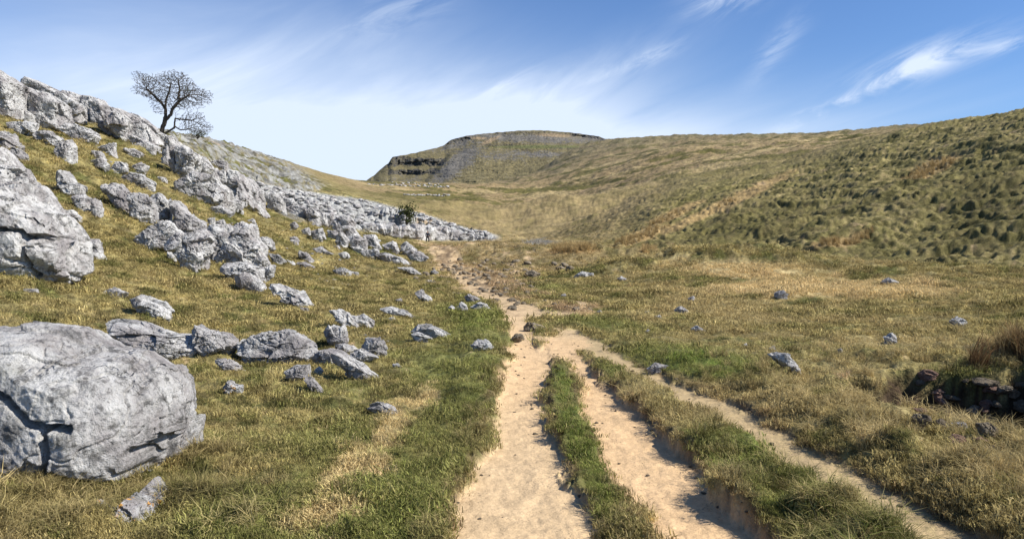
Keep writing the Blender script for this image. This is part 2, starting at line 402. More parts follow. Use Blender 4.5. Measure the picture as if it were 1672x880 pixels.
# ---------------------------------------------------------------- materials
def ground_material():
    m, t, b = new_mat('ground')
    geo = t.n('ShaderNodeNewGeometry'); P = geo.outputs['Position']
    col = t.n('ShaderNodeVertexColor', layer_name='Col').outputs[0]
    at_ = t.n('ShaderNodeAttribute', attribute_name='dirt').outputs['Fac']
    fine = t.noise(P, 38, 4, 0.7); med = t.noise(P, 5, 5, 0.65); big = t.noise(P, 0.35, 7, 0.72)
    g = t.math('MULTIPLY', t.sstep(fine, 0.3, 0.7, 0.72, 1.3), t.sstep(med, 0.3, 0.7, 0.78, 1.24))
    g = t.math('MULTIPLY', g, t.sstep(big, 0.32, 0.68, 0.64, 1.16))
    sandn = t.math('MULTIPLY', t.sstep(fine, 0.25, 0.75, 0.86, 1.13), t.sstep(med, 0.25, 0.75, 0.84, 1.12))
    fac = t.n('ShaderNodeMix'); fac.data_type = 'FLOAT'
    t.l(at_, fac.inputs[0]); t.l(g, fac.inputs[2]); t.l(sandn, fac.inputs[3])
    c = t.n('ShaderNodeVectorMath', operation='SCALE'); t.l(col, c.inputs[0]); t.l(fac.outputs[0], c.inputs['Scale'])
    # dark little stones and clods on the bare earth
    vo = t.n('ShaderNodeTexVoronoi', i_Scale=38.0, i_Randomness=1.0); t.l(P, vo.inputs['Vector'])
    clod = t.math('MULTIPLY', t.math('MULTIPLY', t.sstep(vo.outputs[0], 0.14, 0.28, 1.0, 0.0), t.sstep(t.noise(P, 2.6, 5), 0.44, 0.58)), at_)
    cc = t.mix(t.math('MULTIPLY', clod, 0.6), c.outputs[0], (0.16, 0.12, 0.075))
    t.l(cc, b.inputs['Base Color'])
    h = t.math('ADD', t.math('MULTIPLY', t.noise(P, 60, 3, 0.7), 0.012), t.math('MULTIPLY', t.noise(P, 9, 5, 0.65), 0.05))
    h = t.math('ADD', h, t.math('MULTIPLY', t.noise(P, 1.2, 6, 0.7), 0.10))
    h = t.math('ADD', h, t.math('MULTIPLY', clod, 0.006))
    hk = t.n('ShaderNodeMix'); hk.data_type = 'FLOAT'; t.l(at_, hk.inputs[0]); hk.inputs[2].default_value = 1.0; hk.inputs[3].default_value = 0.42
    bp = t.n('ShaderNodeBump', i_Distance=1.0); t.l(h, bp.inputs['Height']); t.l(hk.outputs[0], bp.inputs['Strength'])
    t.l(bp.outputs[0], b.inputs['Normal'])
    return m
def rock_material(name, light=(0.59, 0.578, 0.55), mid=(0.31, 0.285, 0.275), dark=(0.085, 0.083, 0.08), lichen=0.0, scale=1.0, warm=(0.2, 0.19, 0.14)):
    m, t, b = new_mat(name)
    tc = t.n('ShaderNodeTexCoord'); oi = t.n('ShaderNodeObjectInfo')
    off = t.n('ShaderNodeVectorMath', operation='SCALE'); t.l(tc.outputs['Object'], off.inputs[0]); off.inputs['Scale'].default_value = scale
    ad = t.n('ShaderNodeVectorMath', operation='ADD'); t.l(off.outputs[0], ad.inputs[0])
    rv = t.n('ShaderNodeCombineXYZ'); rr = t.math('MULTIPLY', oi.outputs['Random'], 40.0)
    for i in range(3): t.l(rr, rv.inputs[i])
    t.l(rv.outputs[0], ad.inputs[1]); P = ad.outputs[0]
    n1 = t.noise(P, 1.6, 9, 0.68, 0.4); n2 = t.noise(P, 7.5, 7, 0.72, 0.2); n3 = t.noise(P, 34, 5, 0.75)
    base = t.mix(t.sstep(n1, 0.36, 0.62), mid, light)
    base = t.mix(t.sstep(n2, 0.51, 0.63, 0, 0.8), base, dark)
    base = t.mix(t.sstep(t.noise(P, 3.4, 8, 0.75, 0.6), 0.52, 0.64, 0, 0.6), base, tuple(v*1.6 for v in dark))
    st = t.n('ShaderNodeMapping'); st.inputs['Scale'].default_value = (6, 6, 1.1); t.l(P, st.inputs[0])
    streak = t.noise(st.outputs[0], 1.4, 7, 0.7, 0.5)
    base = t.mix(t.sstep(streak, 0.55, 0.72, 0, 0.6), base, dark)
    base = t.mix(t.sstep(n3, 0.54, 0.68, 0, 0.75), base, dark)
    base = t.mix(t.sstep(n3, 0.40, 0.26, 0, 0.6), base, (0.66, 0.66, 0.64))
    base = t.mix(t.sstep(t.noise(P, 2.3, 5, 0.6), 0.60, 0.72, 0, 0.35), base, warm)
    if lichen > 0:
        base = t.mix(t.math('MULTIPLY', t.sstep(t.noise(P, 5.5, 5, 0.6), 0.60, 0.66), lichen), base, (0.62, 0.30, 0.035))
    t.l(base, b.inputs['Base Color'])
    vo = t.n('ShaderNodeTexVoronoi', feature='DISTANCE_TO_EDGE', i_Scale=0.8)
    wv = t.n('ShaderNodeVectorMath', operation='ADD'); t.l(P, wv.inputs[0]); t.l(t.noise(P, 2.0, 4, 0.6, 0, 1), wv.inputs[1]); t.l(wv.outputs[0], vo.inputs['Vector'])
    cr = t.math('MULTIPLY', t.sstep(vo.outputs[0], 0.0, 0.022, -0.05, 0.0), t.sstep(t.noise(P, 1.1, 3), 0.5, 0.6))
    h = t.math('ADD', cr, t.math('MULTIPLY', n1, 0.12))
    h = t.math('ADD', h, t.math('MULTIPLY', n2, 0.075)); h = t.math('ADD', h, t.math('MULTIPLY', n3, 0.028))
    h = t.math('ADD', h, t.math('MULTIPLY', streak, 0.05))
    bp = t.n('ShaderNodeBump', i_Strength=0.9, i_Distance=1.0/scale); t.l(h, bp.inputs['Height']); t.l(bp.outputs[0], b.inputs['Normal'])
    b.inputs['Roughness'].default_value = 0.85
    return m
M_GROUND = ground_material()
M_ROCK = rock_material('limestone')
M_ROCKFAR = rock_material('limestone_far', scale=0.45)
M_LICHEN = rock_material('limestone_lichen', light=(0.6, 0.6, 0.58), lichen=0.9, scale=2.0)
M_BROWN = rock_material('brown_stone', light=(0.30, 0.25, 0.18), mid=(0.19, 0.15, 0.10), dark=(0.07, 0.055, 0.04), scale=2.0)
M_RED = rock_material('red_sandstone', light=(0.36, 0.22, 0.16), mid=(0.24, 0.15, 0.11), dark=(0.07, 0.05, 0.045), scale=2.0)
def simple(name, c, rough=0.9):
    m, t, b = new_mat(name)
    tc = t.n('ShaderNodeTexCoord'); n = t.noise(tc.outputs['Object'], 9, 5, 0.65)
    base = t.mix(t.sstep(n, 0.3, 0.7), tuple(v*0.65 for v in c), tuple(min(1, v*1.3) for v in c))
    t.l(base, b.inputs['Base Color']); b.inputs['Roughness'].default_value = rough
    return m
M_BARK = simple('bark', (0.075, 0.062, 0.048))
def leaf_mat(name, c):
    m, t, b = new_mat(name)
    geo = t.n('ShaderNodeNewGeometry')
    base = t.mix(geo.outputs['Random Per Island'], tuple(v*0.5 for v in c), tuple(v*1.5 for v in c))
    t.l(base, b.inputs['Base Color'])
    return m
M_LEAF = leaf_mat('dark_leaf', (0.05, 0.058, 0.018))
def grass_material():
    m = bpy.data.materials.new('grass_blade'); m.use_nodes = True
    t = NT(m.node_tree); nt = m.node_tree
    nt.nodes.remove(nt.nodes['Principled BSDF'])
    out = nt.nodes['Material Output']
    a = t.n('ShaderNodeAttribute', attribute_name='tint'); a.attribute_type = 'INSTANCER'
    geo = t.n('ShaderNodeNewGeometry')
    k = t.sstep(geo.outputs['Random Per Island'], 0, 1, 0.6, 1.45)
    sc = t.n('ShaderNodeVectorMath', operation='SCALE'); t.l(a.outputs['Color'], sc.inputs[0]); t.l(k, sc.inputs['Scale'])
    dead = t.math('GREATER_THAN', t.math('FRACT', t.math('MULTIPLY', geo.outputs['Random Per Island'], 17.31)), 0.8)
    c = t.mix(t.math('MULTIPLY', dead, 0.42), sc.outputs[0], (0.36, 0.29, 0.14))
    d = t.n('ShaderNodeBsdfDiffuse'); t.l(c, d.inputs[0])
    tr = t.n('ShaderNodeBsdfTranslucent'); t.l(c, tr.inputs[0])
    mx = t.n('ShaderNodeMixShader'); mx.inputs[0].default_value = 0.3; t.l(d.outputs[0], mx.inputs[1]); t.l(tr.outputs[0], mx.inputs[2])
    t.l(mx.outputs[0], out.inputs[0])
    return m
M_GRASS = grass_material()

# ---------------------------------------------------------------- colour of the land
OLIVE = np.array((0.205, 0.170, 0.068)); GREEN = np.array((0.092, 0.122, 0.024)); STRAW = np.array((0.40, 0.31, 0.15))
HEATH = np.array((0.105, 0.098, 0.024)); TAN = np.array((0.27, 0.195, 0.10)); SAND = np.array((0.56, 0.405, 0.235)); SOIL = np.array((0.12, 0.08, 0.045))
GREY = np.array((0.36, 0.36, 0.345)); RUSH = np.array((0.31, 0.19, 0.075)); BRIGHT = np.array((0.085, 0.14, 0.018))
def mixc(C, col, w): return C+(np.asarray(col)-C)*w[:, None]
def colour(X, Y, Z):
    m1, m2, m3, far, px, yf = paths(X, Y)
    Yc = np.maximum(Y, 3.0); ys = HY-(Z-EYE)*F/Yc
    U = X/(Yc+2)*9; Vv = np.log(Yc+2)*9
    na = fbm2(U*0.9, Vv*0.8, 5, 61, 0.6); nb = fbm2(U*3.1+9, Vv*2.2, 4, 62, 0.6); nc = fbm2(X*0.25, Y*0.25, 4, 63)
    nd = fbm2(U*7.5, Vv*5.0, 4, 66, 0.65)
    C = np.tile(OLIVE, (len(X), 1))
    # left slope: olive with straw and moss patches
    C = mixc(C, STRAW, ss(na, 0.12, 0.7)*0.38); C = mixc(C, GREEN, ss(-nb-0.4*na, 0.15, 0.7)*0.5)
    C = C*(1+0.45*np.clip(nb+0.8*nd, -0.9, 0.9))[:, None]
    # green turf beside the tracks
    g = np.maximum.reduce([blob(px, ys, 640, 800, 220, 160, 0), blob(px, ys, 760, 620, 110, 110, 0), blob(px, ys, 770, 520, 70, 32, 0), blob(px, ys, 450, 860, 220, 90)*0.8,
                           blob(px, ys, 1130, 590, 170, 32, 8), blob(px, ys, 1000, 530, 90, 16, 5)*.8, blob(px, ys, 900, 472, 60, 8)*.7])
    rs_ = np.maximum(strip(px, yf, T1R, T2L, 6)*(1-ss(yf, 800, 900)), strip(px, yf, T2R, T3L, 6)*0.85)*ss(yf, 585, 600)*(Y < 14)
    C = mixc(C, GREEN, np.clip(rs_*(0.75+0.5*nb), 0, 0.9))
    C = mixc(C, lerp(GREEN, OLIVE, 0.15), ss(g+0.45*na+0.4*nb, 0.15, 0.9)*0.72)
    C = mixc(C, BRIGHT, np.clip((blob(px, ys, 1150, 592, 80, 18, 6)*0.7+blob(px, ys, 780, 530, 45, 14)*.4+blob(px, ys, 560, 860, 200, 60)*0.3)*ss(nb, -0.5, 0.4), 0, 1))
    # worn, straw-coloured patch left of the track
    wpatch = np.maximum.reduce([blob(px, ys, 640, 700, 60, 30, -50), blob(px, ys, 570, 770, 70, 34, -40), blob(px, ys, 530, 840, 70, 34, -20), blob(px, ys, 690, 655, 35, 16, -30)])
    C = mixc(C, STRAW*1.05, ss(wpatch+0.4*nb, 0.3, 0.8)*0.85)
    C = C*(1+0.30*np.clip(nd, -0.8, 0.8))[:, None]
    # right-hand grazing: pale olive, tan on the mounds
    rg = ss(px, 930, 1060)*(Y < 55)*(ys < 700)
    C = mixc(C, lerp(OLIVE, STRAW, 0.5), rg*ss(nc+0.3*na, -0.3, 0.5)*0.75*(1-ss(g, 0.3, 0.8)))
    mound = np.maximum.reduce([blob(px, ys, 1200, 440, 130, 20, 5), blob(px, ys, 1430, 475, 160, 18, 0), blob(px, ys, 1280, 470, 160, 20)])*(Y < 60)
    C = mixc(C, STRAW*1.05, ss(mound+0.3*nb, 0.2, 0.8)*0.9)
    # valley floor beyond
    vf = ss(Y, 36, 50)*(1-ss(px, 1050, 1150)*ss(Y, 60, 75))
    C = mixc(C, lerp(TAN, OLIVE, 0.35), vf*0.8*ss(px, 640, 760)); C = mixc(C, STRAW, vf*ss(nb+na*0.4, 0.25, 0.8)*0.4*ss(px, 640, 760)); C = mixc(C, HEATH, vf*ss(-nb, 0.2, 0.7)*0.45)
    # tussock slope
    tz = tussock_zone(px, Y)
    C = mixc(C, lerp(HEATH, OLIVE, 0.6), tz*0.9); C = mixc(C, OLIVE*0.95, tz*ss(na+0.6*nb, -0.1, 0.5)*0.75); C = mixc(C, STRAW, tz*ss(nd+0.5*nb, 0.2, 0.75)*0.5); C = mixc(C, HEATH*0.45, tz*ss(-nd-nb*0.6, 0.1, 0.6)*0.6)
    dk_ = np.maximum.reduce([blob(px, ys, 1200, 375, 190, 34, -12)*0.9, blob(px, ys, 1450, 425, 220, 22, 6)*0.9, blob(px, ys, 1600, 330, 120, 70, -20), blob(px, ys, 960, 375, 70, 9, -12)])
    C = mixc(C, HEATH*0.42, np.clip(ss(dk_*0.75+0.6*nb+0.45*nd, 0.35, 0.9)*ss(Y, 46, 60)*0.65, 0, 1))
    # moor: tan and brown streaks
    mo = ss(Y, 170, 330)*ss(px, 380, 640)
    C = mixc(C, lerp(TAN, OLIVE, 0.15), mo); C = mixc(C, STRAW*0.95, mo*ss(fbm2(X*0.010, Y*0.012, 6, 70, 0.66), 0.05, 0.5)*0.7)
    C = mixc(C, HEATH*0.9, mo*ss(-fbm2(X*0.016, Y*0.010, 6, 71, 0.66), 0.05, 0.45)*0.85)
    C = mixc(C, np.array((0.14, 0.125, 0.075)), mo*ss(Y, 900, 2000)*0.6)
    C = mixc(C, HEATH*0.6, mo*ss(nd+0.4*nb, 0.15, 0.55)*0.6)
    # rush and bracken patches
    rp = np.maximum.reduce([blob(px, ys, 1100, 350, 60, 10, -25), blob(px, ys, 1190, 330, 130, 9, -25)*1.3, blob(px, ys, 1050, 385, 60, 12, -20), blob(px, ys, 1520, 275, 55, 14, -20),
                            blob(px, ys, 1370, 395, 50, 9, -5), blob(px, ys, 1400, 385, 30, 10, -30), blob(px, ys, 1060, 410, 20, 8), blob(px, ys, 940, 408, 60, 7), blob(px, ys, 1655, 450, 40, 12)*0.8])*(Y > 45)
    C = mixc(C, lerp(RUSH, STRAW, 0.45), ss(rp+0.25*nb, 0.3, 0.8)*0.85)
    C = mixc(C, HEATH*0.7, mo*np.clip(ss(np.maximum.reduce([blob(px, ys, 1020, 352, 110, 6, -22), blob(px, ys, 1210, 275, 120, 6, -10), blob(px, ys, 960, 300, 90, 5, -8)])+0.4*nb, 0.35, 0.8), 0, 1)*0.7)  # narrow dark streaks paint the shade of gullies not modelled as folds
    # hill behind the scar: grass at its end, scree and thin rock terraces on its face
    sz = scree_zone(px, ys, Y)
    C = mixc(C, GREY*0.56, sz*ss(nb+0.7*nd, -0.55, 0.15)*0.85); C = mixc(C, GREY*0.95, sz*ss(nd, 0.2, 0.6)*0.55); C = mixc(C, GREY*0.22, sz*ss(-nd, 0.3, 0.65)*0.7)
    pv = pave_zone(px, ys, Y)
    C = mixc(C, GREY*0.95, pv*0.95); C = mixc(C, GREY*0.3, pv*ss(-nd, 0.15, 0.5)*0.6)
    cb = np.interp(px, [520, 600, 700, 760, 815], [118, 122, 128, 133, 140])
    cf = ss(px, 590, 640)*(1-ss(px, 790, 820))*ss(Y, cb-3, cb-1.5)*(1-ss(Y, cb+3, cb+7))
    C = mixc(C, GREY*0.85, cf)
    # limestone ground between the near crags at the upper left
    cr = np.maximum.reduce([blob(px, ys, 90, 165, 110, 26, 26), blob(px, ys, 220, 212, 60, 16, 30), blob(px, ys, 300, 252, 30, 16, 50), blob(px, ys, 390, 300, 60, 22, 40), blob(px, ys, 470, 345, 50, 14, 28),
                            blob(px, ys, 550, 372, 50, 14, 25), blob(px, ys, 330, 405, 60, 25, 35)*0.7])
    C = mixc(C, GREY*0.6, ss(cr+0.25*nb, 0.55, 0.85)*0.75*(px < 640)*(Y > 14))
    # far stony patches and sheep-walls on the moor
    C = mixc(C, GREY*0.55, ss(blob(px, ys, 880, 395, 40, 8)+0.3*nd, 0.5, 0.9)*0.7)
    # bare earth
    dirt = np.clip(m1+m2+far*0.9, 0, 1)
    d3 = np.clip(m3, 0, 1)*(1-0.22*ss(yf, 640, 780)*ss(nb+0.5*nd, -0.3, 0.3))
    C = mixc(C, SAND*(0.94+0.0*X)[:, None]*1.0, dirt)
    C = mixc(C, lerp(SAND, STRAW, 0.35)*0.82, d3*0.9)
    C = mixc(C, SAND*np.array((1.03, 0.96, 0.90)), np.clip(m2+m1*blob(px, yf, 860, 600, 60, 60), 0, 1)*0.7)
    st_ = np.maximum.reduce([blob(px, yf, 800, 462, 80, 22, 15), blob(px, yf, 735, 437, 60, 10, 20), blob(px, yf, 930, 505, 50, 9)])*(yf < 520)
    C = mixc(C, lerp(SAND, SOIL, 0.35), np.clip(ss(st_+0.5*nb, 0.35, 0.75)*(1-dirt)*0.75, 0, 1)); C = mixc(C, SOIL, np.clip(ss(st_+0.6*nd, 0.7, 1.0), 0, 1)*0.6)
    fs = far*ss(nd+0.4*nb, 0.05, 0.5)*(1-ss(yf, 500, 540))
    C = mixc(C, SOIL*1.4, fs*0.55)
    for L, s_ in ((T1L, -1), (T1R, 1), (T2L, -1), (T2R, 1), (T3R, 1), (T3L, -1)):
        e = np.exp(-((px-np.interp(yf, *L)-s_*5)/(5+(yf-540)*0.02))**2)*ss(yf, 560, 600)
        C = mixc(C, SOIL*1.2, e*(0.35+0.4*ss(nb, -0.2, 0.4))*(1-ss(far, 0.3, 0.8)))
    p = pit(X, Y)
    C = mixc(C, SOIL*0.4, ss(p, 0.0, 0.15))  # soil painted darker inside the hollow to deepen its shade
    return np.clip(C, 0.005, 0.9), np.clip(dirt+d3, 0, 1)

# ---------------------------------------------------------------- ground sheet
def build_ground():
    # sheet coordinates fan out from a point two metres behind the viewer
    s = np.concatenate([np.linspace(-1.75, -0.74, 90, endpoint=False), np.linspace(-0.74, 0.74, 1250), np.linspace(0.74, 1.75, 91)[1:]])
    def rows(a, b, st): return np.exp(np.arange(math.log(a), math.log(b), st))
    r = np.concatenate([rows(0.15, 4.5, 0.03), rows(4.5, 14, 0.0042), rows(14, 60, 0.0052), rows(60, 180, 0.0034), rows(180, 700, 0.0065), rows(700, 3850, 0.011), [3860.]])
    S, RR = np.meshgrid(s, r)
    X = (S*RR).ravel(); Y = (RR-2.0).ravel()
    Z = height(X, Y)
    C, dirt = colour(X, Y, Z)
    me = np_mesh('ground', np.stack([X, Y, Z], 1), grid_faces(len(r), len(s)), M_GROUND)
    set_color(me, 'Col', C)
    a = me.attributes.new('dirt', 'FLOAT', 'POINT'); a.data.foreach_set('value', dirt.astype(np.float32))
    o = link(bpy.data.objects.new('ground', me)); o['kind'] = 'structure'
    return o
build_ground()

# ---------------------------------------------------------------- mountain
def build_mountain():
    cols = np.linspace(560, 1030, 560); nr = 240
    sky = np.interp(cols, [560, 590, 596, 602, 610, 622, 634, 638, 641, 650, 668, 690, 702, 715, 726, 732, 738, 748, 762, 790, 812, 850, 885, 905, 935, 960, 978, 987, 996, 1012, 1030],
                    [322, 302, 297, 292, 287, 276, 267, 260, 256.5, 255, 252, 247, 244, 241, 237, 231.5, 228, 225.5, 222, 218.5, 216.5, 213.5, 213, 214.5, 217, 220.5, 223, 227, 230, 233, 240])
    sky = sky+noise2(cols*0.12, cols*0, 3)*0.7
    base = np.interp(cols, [560, 700, 780, 850, 950, 1030], [325, 312, 308, 300, 276, 250])
    f = np.linspace(0, 1, nr)[:, None]
    PXg = np.tile(cols, (nr, 1)); YS = base+(sky-base)*f
    def band(p0, p1, ya, yb, sl=0.0, j=2.0):
        c = (ya+yb)/2+(PXg-(p0+p1)/2)*sl+noise2(PXg*0.05, PXg*0+ya, 9)*j
        h = (yb-ya)/2*(0.8+0.5*noise2(PXg*0.08, PXg*0-ya, 10))
        return ss(PXg, p0-6, p0+6)*(1-ss(PXg, p1-6, p1+6))*ss(h-np.abs(YS-c), -1.2, 1.2)
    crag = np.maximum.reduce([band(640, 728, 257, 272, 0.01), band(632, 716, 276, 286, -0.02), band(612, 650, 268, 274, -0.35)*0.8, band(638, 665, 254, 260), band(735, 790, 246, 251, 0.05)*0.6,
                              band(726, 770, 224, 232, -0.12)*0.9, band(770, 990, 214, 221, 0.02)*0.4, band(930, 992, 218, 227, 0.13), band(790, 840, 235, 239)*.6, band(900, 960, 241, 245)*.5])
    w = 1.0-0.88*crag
    kk = np.hanning(61); kk /= kk.sum(); w = np.array([np.convolve(np.pad(q_, 30, 'edge'), kk, 'valid') for q_ in w])
    cum = np.cumsum(w, 0); cum = (cum-cum[0])/(cum[-1]-cum[0])
    depth = 1750+cum*np.interp(cols, [560, 640, 740, 990, 1030], [450, 700, 950, 950, 500])
    # the scree spur stands in front of the crag: its flank is the dark gully
    line = 737-(YS-250)*0.85
    depth = depth-95*ss(PXg-line, -7, 5)*ss(YS, 244, 254)*(1-ss(YS, 300, 312))*(1-ss(PXg, 760, 900))
    depth = depth+crag*(fbm2(PXg*0.13, YS*0.12, 4, 21)*14)
    depth = depth+fbm2(PXg*0.035, YS*0.09, 4, 24)*22*(1-f*0.6)+fbm2(PXg*0.25, YS*0.4, 3, 25)*5
    X = (PXg-CX)/F*depth; Z = EYE+(HY-YS)/F*depth
    # far side of the plateau
    Yb = depth[-1]+900; Xb = (cols-CX)/F*Yb; Zb = Z[-1]-160
    X = np.vstack([X, Xb]); Z = np.vstack([Z, Zb]); D = np.vstack([depth, Yb])
    n1 = fbm2(PXg*0.08, YS*0.35, 5, 31, 0.6); n2 = fbm2(PXg*0.35, YS*0.7, 4, 32, 0.6)
    C = np.tile(np.array((0.145, 0.122, 0.06)), (nr*len(cols), 1)).reshape(nr, len(cols), 3)
    def mx(c, wt):
        nonlocal C
        C = C+(np.array(c)-C)*np.clip(wt, 0, 1)[..., None]
    mx((0.20, 0.165, 0.075), ss(n1, 0.0, 0.5)*0.6)
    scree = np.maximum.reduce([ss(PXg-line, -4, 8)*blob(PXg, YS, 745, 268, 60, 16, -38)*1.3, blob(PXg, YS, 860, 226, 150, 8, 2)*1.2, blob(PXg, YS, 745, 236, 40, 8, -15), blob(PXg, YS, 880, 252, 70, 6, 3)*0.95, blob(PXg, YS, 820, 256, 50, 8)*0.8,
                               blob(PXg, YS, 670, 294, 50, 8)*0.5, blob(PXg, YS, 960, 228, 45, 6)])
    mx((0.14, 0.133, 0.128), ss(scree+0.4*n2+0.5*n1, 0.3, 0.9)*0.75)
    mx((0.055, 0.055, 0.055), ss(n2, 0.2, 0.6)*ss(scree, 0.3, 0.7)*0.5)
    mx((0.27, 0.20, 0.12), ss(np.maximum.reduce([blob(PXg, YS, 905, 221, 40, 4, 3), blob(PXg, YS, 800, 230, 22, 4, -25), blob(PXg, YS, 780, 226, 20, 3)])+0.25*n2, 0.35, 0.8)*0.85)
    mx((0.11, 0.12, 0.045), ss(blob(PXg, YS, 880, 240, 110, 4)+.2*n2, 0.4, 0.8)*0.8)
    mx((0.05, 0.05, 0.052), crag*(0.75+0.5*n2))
    C = np.clip(C, 0.01, 1)
    C = np.vstack([C.reshape(-1, 3), C[-1]])
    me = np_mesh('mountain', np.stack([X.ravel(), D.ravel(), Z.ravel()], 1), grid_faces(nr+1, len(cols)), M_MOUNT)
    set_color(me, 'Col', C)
    o = link(bpy.data.objects.new('mountain', me)); o['kind'] = 'structure'
def mount_material():
    m, t, b = new_mat('mountain')
    P = t.n('ShaderNodeNewGeometry').outputs['Position']
    col = t.n('ShaderNodeVertexColor', layer_name='Col').outputs[0]
    n = t.noise(P, 0.03, 8, 0.72); c = t.n('ShaderNodeVectorMath', operation='SCALE'); t.l(col, c.inputs[0]); t.l(t.sstep(n, 0.3, 0.7, 0.72, 1.32), c.inputs['Scale'])
    t.l(c.outputs[0], b.inputs['Base Color'])
    bp = t.n('ShaderNodeBump', i_Strength=0.7, i_Distance=14.0); t.l(n, bp.inputs['Height']); t.l(bp.outputs[0], b.inputs['Normal'])
    return m
M_MOUNT = mount_material()
build_mountain()

# ---------------------------------------------------------------- rocks
_ico = {}
def ico(level):
    if level not in _ico:
        bm = bmesh.new(); bmesh.ops.create_icosphere(bm, subdivisions=level, radius=1.0)
        V = np.array([v.co[:] for v in bm.verts]); Fc = np.array([[v.index for v in f.verts] for f in bm.faces]); bm.free()
        _ico[level] = (V/np.linalg.norm(V, axis=1)[:, None], Fc)
    return _ico[level]
def rock_mesh(name, poly, D, level, mat, seed, facets=14, rough=1.0, p=2.6, cracks=(), cut=(0.70, 0.95)):
    """poly: outline in metres (x, z) round its own centre; D: half thickness front to back."""
    V, Fc = ico(level); rs = np.random.default_rng(seed)
    P = np.asarray(poly, float); n = len(P)
    th = np.arctan2(V[:, 2], V[:, 0]); cx, cz = np.cos(th), np.sin(th); Rr = np.zeros(len(V))
    for i in range(n):
        a, b = P[i], P[(i+1) % n]; e = b-a
        den = cx*e[1]-cz*e[0]; den = np.where(np.abs(den) < 1e-9, 1e-9, den)
        t = (a[0]*e[1]-a[1]*e[0])/den; u = (a[0]*cz-a[1]*cx)/den
        ok = (t > 0) & (u >= -1e-3) & (u <= 1.001)
        Rr = np.where(ok, np.maximum(Rr, t), Rr)
    size = float(np.sqrt(np.mean(P**2)*2)); Rr = np.maximum(Rr, size*0.2)
    hxz = np.hypot(V[:, 0], V[:, 2])
    r = ((hxz/Rr)**p+(np.abs(V[:, 1])/D)**p)**(-1/p)
    # flat fracture faces on the front and the back
    base = V*r[:, None]
    for k in range(facets):
        nrm = rs.normal(size=3)
        if k % 4 == 3: nrm[1] *= 0.5
        else: nrm[1] = (abs(nrm[1])+0.55)*(-1 if k % 3 else 1)
        nrm[2] = nrm[2]*0.9+0.25; nrm /= np.linalg.norm(nrm)
        sup = (base@nrm).max(); d = sup*(rs.uniform(*cut) if k % 4 != 3 else rs.uniform(0.86, 0.97))
        c = V@nrm; lim = np.where(c > 1e-3, d/np.maximum(c, 1e-3), 1e9)
        kk = 60.0/size
        mn = np.minimum(r, lim); df = np.clip(np.abs(r-lim), 0, 3*size); r = mn-np.exp(-df*kk)*0.005*size
    Q = V*r[:, None]; s0 = rs.uniform(-50, 50)
    L = np.minimum(size, 1.3)
    q = Q/L+s0
    # broken faces: every patch has its own step and tilt, with ragged borders
    def chips(K, amp, tilt, jit, sd):
        r2_ = np.random.default_rng(sd); cen = r2_.normal(size=(K, 3)); cen /= np.linalg.norm(cen, axis=1)[:, None]
        cen = cen*r2_.uniform(0.55, 1.0, (K, 1))*size
        QQ = Q*np.array((1.0, 1.0, 1.35))+np.stack([fbm3(q*3.1+k_*7, 2, sd+k_) for k_ in range(3)], 1)*jit*size
        dd = ((QQ[:, None, :]-cen[None])**2).sum(2); i_ = dd.argmin(1); st = r2_.uniform(-1, 1, K)*amp; tl = r2_.normal(size=(K, 3))*tilt
        return st[i_]+((QQ-cen[i_])*tl[i_]).sum(1)/size
    cs = 0.35 if level >= 8 else 1.0
    dsp = chips(12, 0.055*cs, 0.13*cs, 0.06, seed+70)+(chips(50, 0.020*cs, 0.09*cs, 0.05, seed+80) if level >= 5 else 0)
    dsp = dsp+fbm3(q*1.5, 3, seed)*0.045+fbm3(q*5.0, 3, seed+5)*0.030
    rid = np.abs(fbm3(q*np.array((1.6, 1.6, 2.6)), 3, seed+9)); dsp = dsp-0.10*cs*ss(0.07-rid, 0, 0.07)
    rid2 = np.abs(noise3(q*np.array((3.3, 3.3, 4.2)), seed+19)); dsp = dsp-0.025*cs*ss(0.07-rid2, 0, 0.07)
    if level >= 5: dsp = dsp+fbm3(q*17, 3, seed+31, 0.6)*0.013
    r = r+dsp*L*rough
    Q = V*np.maximum(r, 0.05*size)[:, None]
    for line, wd, dp in cracks:
        Lp = np.asarray(line, float); dm = np.full(len(Q), 1e9)
        for i in range(len(Lp)-1):
            a, b = Lp[i], Lp[i+1]; e = b-a; t = np.clip(((Q[:, 0]-a[0])*e[0]+(Q[:, 2]-a[1])*e[1])/(e@e), 0, 1)
            dm = np.minimum(dm, np.hypot(Q[:, 0]-a[0]-t*e[0], Q[:, 2]-a[1]-t*e[1])*(1+0.0*t))
        dm = dm+fbm3(Q*9, 2, 3)*wd*0.5
        k = (1-ss(dm, wd*0.45, wd))*(Q[:, 1] < 0.1)
        Q[:, 1] += k*dp
    return np_mesh(name, Q, Fc, mat, level >= 8 or level <= 3)

